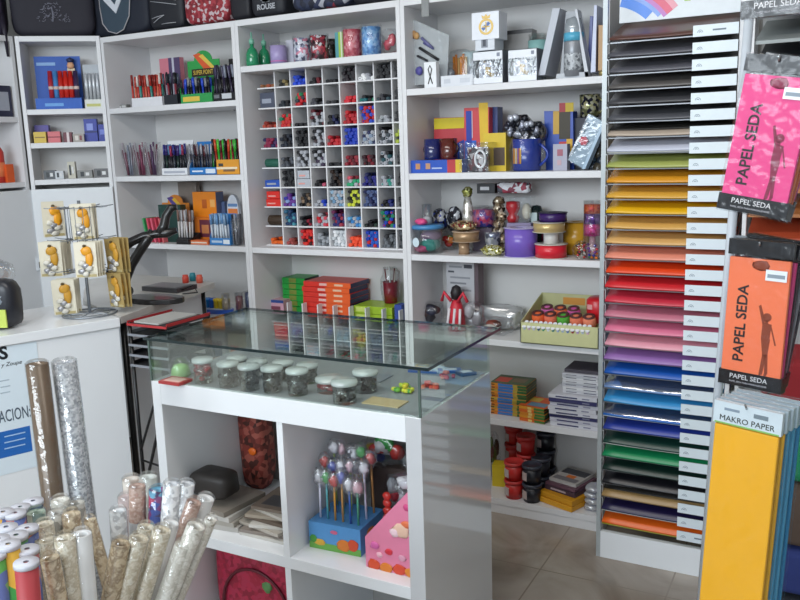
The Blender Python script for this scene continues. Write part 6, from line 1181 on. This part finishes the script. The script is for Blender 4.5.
# card spinner --------------------------------------------------------
sb = atz(90, 314, CZ+.0015); t = thing('card_spinner', 'wire spinner with a round base, carrying key ring cards', 'spinner rack', (sb[0], sb[1], CZ+.001)); wi = M('#8f959c', .3, .7)
MB().tube([(.1*math.cos(a), .1*math.sin(a), .004) for a in [2*math.pi*k/28 for k in range(29)]], .004, wi, 6, caps=False).obj('base_ring', t)
MB().tube([(.075*math.cos(a), .075*math.sin(a), .006) for a in [2*math.pi*k/28 for k in range(29)]], .002, wi, 6, caps=False).obj('base_ring', t)
for k in range(3): MB().tube([(.1*math.cos(k*1.05), .1*math.sin(k*1.05), .006), (-.1*math.cos(k*1.05), -.1*math.sin(k*1.05), .006)], .0025, wi, 6).obj('base_spoke', t)
MB().cyl((0, 0, .004), (0, 0, .44), .006, wi, n=10).obj('pole', t)
tiers = (.385, .265, .145)
for z in tiers:
    for k in range(8):
        a = k*math.pi/4+.2; MB().tube([(.03*math.cos(a), .03*math.sin(a), z+.03), (.1*math.cos(a), .1*math.sin(a), z+.03), (.125*math.cos(a), .125*math.sin(a), z+.033)], .0018, wi, 5).obj('wire_arm', t)
    MB().tube([(.06*math.cos(a), .06*math.sin(a), z+.03) for a in [2*math.pi*k/20 for k in range(21)]], .0018, wi, 5, caps=False).obj('wire_ring', t)
for k in range(12):
    a = 2*math.pi*k/12; MB().tube([(.055*math.cos(a), .055*math.sin(a), .28), (.055*math.cos(a), .055*math.sin(a), .42)], .0013, wi, 4).obj('wire_upright', t)
for pz in (CZ+.28,):
    pass
orng = M('#e8a020', .4); silv = M('#a8a8ac', .3, .4); pale = M('#ded8c4', .45)
cardmesh = {}
def card_mesh(v):
    if v not in cardmesh:
        m = MB(); m.box(-.034, .034, 0, .0015, -.118, 0, pale if v != 3 else M('#a8905a', .5)); o_ = orng if v < 2 else M('#c89430', .45)
        m.blob((.004, -.003, -.03), (.017, .005, .016), o_, v, .15, 10, 7); m.blob((.012, -.003, -.056), (.012, .004, .026), o_, v+2, .2, 10, 7); [m.blob((-.012+.011*(q_ % 3), -.004, -.07-.009*q_), (.011, .004, .009), silv if q_ % 2 else M('#d8d4c8', .4), v+q_, .35, 9, 6) for q_ in range(5)]
        m.blob((.0, -.0045, -.013), (.006, .004, .005), M('#54421c'), 2, .1, 8, 5)
        m.box(-.03, .03, -.0012, 0, -.116, -.108, M('#b8a878')); o = m.obj('card'); cardmesh[v] = o.data; bpy.data.objects.remove(o)
    return cardmesh[v]
cards = [(52, 202, -.03, 35, 4, 'top tier, left'), (80, 204, -.1, 8, 2, 'top tier, centre'), (49, 242, -.06, 12, 5, 'middle tier, left'), (84, 242, -.11, 4, 3, 'middle tier, centre'), (111, 238, -.04, -28, 2, 'middle tier, right'), (62, 280, -.07, 18, 4, 'bottom tier, left'), (113, 273, -.03, -32, 2, 'bottom tier, right')]
ds = float((sb-cC)@cF)
for ci, (px, py, dz, rz, n, wh) in enumerate(cards):
    p = atd(px, py, ds+dz)
    for i in range(n+1):
        o = bpy.data.objects.new('keyring_card', card_mesh(ci % 3 if wh != 'middle tier, right' and wh != 'bottom tier, right' else 3)); COL.objects.link(o); o.scale = (1.2, 1.2, 1.14)
        a = math.radians(28+rz); o.location = (p[0]-math.sin(a)*.017*i*1.0+.006*i, p[1]+math.cos(a)*.017*i, p[2]); o.rotation_euler = (random.uniform(-.05, .05), random.uniform(-.03, .03), a)
        tag(o, 'yellow key ring card on the spinner, %s, %s' % (wh, 'front of its peg' if i == 0 else '%s behind the front card' % ordn[i-1]), 'key ring card', 'key ring cards on the spinner')
# dark pouch at the left edge of the counter
p = atz(2, 327, CZ); t = thing('boxed_gadget', 'dark clear-topped package with a lime label at the left photo edge', 'package', (p[0]-.005, p[1]-.01, CZ+.0005), 22)
MB().blob((0, 0, .09), (.09, .05, .09), M('#24262e', .35), 3, .04, 18, 12, .5).obj('package_body', t); MB().box(-.06, .068, -.056, -.05, .01, .075, M('#c0d060', .4)).obj('lime_label', t)
MB().blob((0, -.03, .105), (.07, .03, .03), M('#9aa4b0', .25, .3), 4, .3).obj('grey_foil', t)
MB().blob((-.0, .0, .2), (.085, .045, .055), CLEAR, 5, .12).blob((-.03, -.02, .2), (.04, .03, .018), M('#d88a28'), 6, .1).blob((-.03, -.02, .175), (.04, .03, .016), M('#2a70b8'), 7, .1).blob((-.02, -.02, .225), (.04, .02, .016), M('#e0c8a0'), 7, .1).obj('clear_top_bag', t)
t = thing('power_socket', 'small black plug in a white socket plate low on the cupboard', 'socket', cl(cpx(20), -.03, 1.02), CU_RZ)
MB().box(-.02, .1, 0, .01, -.03, .03, M('#d0d4d8')).obj('socket_plate', t); MB().box(.0, .035, -.02, 0, -.015, .015, BLACK).obj('plug', t)
# ------------------------------------------------------------------ wrapping paper rolls
def paperroll(label, px, py, d, slope, r, mat, hole='#4a443e', wrap=True, group='wrapping paper rolls in the front cluster', cap=None, name='wrapping_paper_roll', zbot=.004, band=None, tall=None):
    top = Vector(atd(px, py, d)); bot = Vector((top.x, top.y, zbot)); bx, by = pix(bot); dpt = float((np.array(bot)-cC)@cF)
    want = px+slope*(by-py); sh = (want-bx)*dpt/F_PX; bot = bot+Vector(cR0)*sh
    L = (top-bot).length; q = (top-bot).to_track_quat('Z', 'Y')
    t = thing(name, label, 'wrapping paper roll', tuple(bot), group=group, rot=q.to_euler())
    if cap:
        MB().lathe([(0, .0), (r, .0), (r, L-.004), (0, L-.004)], mat, n=20).obj('paper', t)
        MB().lathe([(r*.25, L-.001), (r*1.08, L-.001), (r*1.1, L-.004), (r*1.1, L-.009), (r*1.02, L-.009)], M(cap, .4), n=20).lathe([(0, L-.006), (r*.3, L-.006), (r*.3, L-.0012)], M('#8a8c98', .5), n=14).obj('end_cap', t)
    else:
        MB().lathe([(r*.55, .0), (r, .0), (r, L), (r*.9, L), (r*.82, L-.002), (r*.72, L), (r*.6, L-.003), (r*.5, L-.05)], mat, n=20).lathe([(r*.55, L-.03), (0, L-.035)], M(hole, .8), n=14).obj('paper', t)
    if wrap: MB().lathe([(r*1.06, .0), (r*1.07, L+.004), (r*.8, L+.01)], FILM('roll_sleeve', '#fafbfb', .05, .45, .1, .3, 40), n=18).obj('plastic_sleeve', t)
    if band: MB().lathe([(r*1.075, L-band[0]), (r*1.075, L-band[1])], M(band[2], .4), n=16).obj('paper_band', t)
    return t
fl1 = MULTI('beige_floral', ['#c8beac', '#d8d0c0', '#b8ac94', '#e0dccf', '#8a7e68'], 70, .5, 'noise'); fl2 = MULTI('white_floral', ['#d8d6d0', '#e6e4de', '#c4c0b6', '#dedcd4', '#a8a294'], 70, .5, 'noise')
fl3 = MULTI('tan_floral', ['#b8a488', '#c8b89c', '#8a7458', '#d8ccb4'], 70, .5, 'noise'); wdot = MULTI('white_dotted', ['#e0e2e6', '#c8cace', '#eceef0', '#b0b4ba'], 120, .4)
pk = MULTI('dusty_pink_print', ['#b09488', '#c0a89c', '#9a7c70', '#bc9488'], 130, .5, 'noise'); mc = MULTI('purple_blue_print', ['#3a2860', '#a83058', '#2a4898', '#5a9ab8', '#7a2870'], 75, .45)
wh_ = M('#dcdcdc', .45, var=.03, scale=40)
A = [(121, 543, 1.55, -.19, .0172, fl3, 'brown-topped tan floral roll, front left of the right-hand cluster', dict(hole='#1c1814')),
 (139, 538, 1.57, -.27, .018, fl1, 'beige floral roll, second in the front row of the right-hand cluster', {}),
 (162, 530, 1.6, -.3, .0178, fl1, 'cream floral roll, third in the front row of the right-hand cluster', dict(hole='#50505a')),
 (196, 526, 1.62, -.4, .018, fl2, 'white floral roll leaning left to right, fourth in the front row', {}),
 (211, 519, 1.66, -.42, .012, fl2, 'slim white roll leaning most, rightmost in the front row', dict(hole='#d8d8d8')),
 (194, 502, 1.74, -.36, .016, pk, 'dusty pink roll leaning behind the white floral one', {}),
 (206, 498, 1.78, -.34, .018, wh_, 'plain white shiny roll beside the dusty pink one', dict(hole='#e0e0e0')),
 (118, 511, 1.72, .05, .017, MULTI('grey_stripe', ['#c8cacc', '#d8dadc', '#b0b2b6'], 90, .4), 'pale grey striped roll at the left of the right-hand cluster', {}),
 (127, 497, 1.85, .08, .02, M('#c8b8b8', .5), 'pale rose roll behind the grey striped one', {}),
 (137, 486, 1.8, .02, .018, pk, 'dusty pink roll with a white paper label, back row', dict(band=(.16, .08, '#d8dade'))),
 (146, 527, 1.66, -.2, .017, fl1, 'beige roll with a wide ring end, between the front rolls', dict(hole='#8a8478')),
 (158, 490, 1.8, -.03, .019, mc, 'purple, pink and blue printed roll in the back row', {}),
 (172, 484, 1.78, -.08, .0185, wdot, 'white dotted roll, left of two in the back row', {}),
 (186, 484, 1.8, -.14, .0185, wdot, 'white dotted roll, right of two in the back row', {}),
 (171, 523, 1.68, -.25, .016, wh_, 'grey white roll in front of the white dotted ones', dict(hole='#707078')),
 (148, 477, 1.9, .03, .02, M('#c0c4c0', .4), 'clear-wrapped pale roll at the very back of the right-hand cluster', {}),
 (131, 479, 1.92, .1, .02, M('#ccc4bc', .4), 'clear-wrapped cream roll at the back left of the right-hand cluster', {}),
 (183, 545, 1.62, -.35, .017, fl2, 'white floral roll half hidden below the leaning rolls', {})]
for px, py, d, sl_, r, mt, l, kw in A: paperroll(l, px, py, d, sl_, r, mt, **kw)
gB = 'wrapping paper rolls in the left cluster'
B = [(50, 558, 1.42, .2, .016, fl3, 'tan floral roll leaning in the left cluster, front row', {}),
 (65, 538, 1.46, .1, .0185, fl1, 'cream floral roll beside the plain white one, left cluster', dict(hole='#6a645c')),
 (81, 534, 1.48, .09, .018, wh_, 'plain white roll at the right of the left cluster', dict(hole='#8a8480')),
 (44, 524, 1.6, .15, .018, fl1, 'beige roll with a hollow end, second row of the left cluster', {}),
 (57, 512, 1.66, .12, .018, MULTI('grey_roll', ['#a8a49c', '#bcb8b0', '#8a867e'], 60, .5), 'grey roll with a hollow end, third row of the left cluster', {}),
 (71, 514, 1.64, .12, .018, fl3, 'tan roll with an oval hollow end, third row of the left cluster', {}),
 (48, 540, 1.52, .16, .0165, fl1, 'beige roll just behind the front tan floral one', {}),
 (60, 500, 1.74, .12, .019, fl2, 'pale roll at the back of the left cluster under the tall roll', {}),
 (36, 512, 1.68, .14, .018, MULTI('green_grey', ['#8aa090', '#a8b8a8', '#6a8078'], 50, .5), 'grey green roll in the left cluster', {}),
 (36, 537, 1.55, .15, .016, fl1, 'beige roll with a dark hollow end beside the white caps', {}),
 (76, 503, 1.74, .14, .017, MULTI('grey_roll', ['#a8a49c', '#bcb8b0', '#8a867e'], 60, .5), 'grey roll right of the tall rolls, back row', {}),
 (90, 520, 1.62, .28, .012, fl3, 'slim brown roll leaning out to the right of the left cluster', dict(hole='#2a2420'))]
for px, py, d, sl_, r, mt, l, kw in B: paperroll(l, px, py, d, sl_, r, mt, group=gB, **kw)
C_ = [(26, 561, 1.36, .08, .0185, MULTI('red_blue_print', ['#b84848', '#c85a50', '#6a68a8', '#c8b050', '#a83a40'], 22, .45), 'red and violet printed tube with a white cap, nearest the rolls'),
 (8, 543, 1.42, .1, .0185, MULTI('green_print', ['#3a9a48', '#58b050', '#d87838', '#3a58a8', '#e0b040'], 22, .45), 'green and orange printed tube with a white cap, front left'),
 (27, 548, 1.44, .1, .0185, MULTI('tube_print_1', ['#a86868', '#a07a7a', '#b0a8a0', '#a86868', '#5868a0'], 24, .45), 'dull red tube with a white cap behind the red and violet one'), (-6, 553, 1.4, .1, .0185, MULTI('tube_print_2', ['#58a048', '#709c67', '#b0a8a0', '#58a048', '#5868a0'], 24, .45), 'green tube with a white cap at the left edge'),
 (16, 534, 1.5, .1, .019, MULTI('tube_print_3', ['#5a8a5a', '#728e72', '#b0a8a0', '#5a8a5a', '#5868a0'], 24, .45), 'green tube with a white cap, second row'), (27, 527, 1.54, .1, .019, MULTI('tube_print_4', ['#c87850', '#b4846c', '#b0a8a0', '#c87850', '#5868a0'], 24, .45), 'orange tube with a white cap, second row'), (6, 526, 1.54, .1, .019, MULTI('tube_print_5', ['#8a90b8', '#8e92aa', '#b0a8a0', '#8a90b8', '#5868a0'], 24, .45), 'blue tube with a pale cap, second row'),
 (-2, 538, 1.46, .1, .0185, MULTI('tube_print_6', ['#c8a040', '#b49c62', '#b0a8a0', '#c8a040', '#5868a0'], 24, .45), 'yellow tube with a white cap at the left edge'), (15, 512, 1.64, .1, .019, MULTI('tube_print_7', ['#b84a4a', '#aa6868', '#b0a8a0', '#b84a4a', '#5868a0'], 24, .45), 'red tube with a white cap, third row'), (3, 511, 1.64, .1, .019, MULTI('tube_print_8', ['#d8a030', '#bd9c58', '#b0a8a0', '#d8a030', '#5868a0'], 24, .45), 'amber tube with a white cap, third row'),
 (33, 500, 1.72, .1, .019, MULTI('tube_print_9', ['#2a3850', '#555d6c', '#b0a8a0', '#2a3850', '#5868a0'], 24, .45), 'navy tube with a white cap beside the tall brown roll'), (20, 506, 1.69, .1, .018, MULTI('tube_print_10', ['#4a9a50', '#68986c', '#b0a8a0', '#4a9a50', '#5868a0'], 24, .45), 'leaf green tube with a white cap, third row')]
for px, py, d, sl_, r, mt, l in C_: paperroll(l, px, py, d, sl_, r, mt, group='capped tubes in the left cluster', cap='#c8cad4', wrap=False, name='capped_paper_tube')
paperroll('tall brown gold roll in clear film leaning on the counter', 37, 364, 2.05, .12, .027, M('#6e5a46', .3, .1), hole='#3a3028', group='tall rolls against the counter')
paperroll('tall white roll with a grey square grid, beside the brown one', 64, 362, 2.1, .13, .03, MULTI('grey_grid', ['#a4a8b0', '#c8cace', '#b8bcc0', '#8e9298'], 200, .3), hole='#a8acb0', group='tall rolls against the counter')
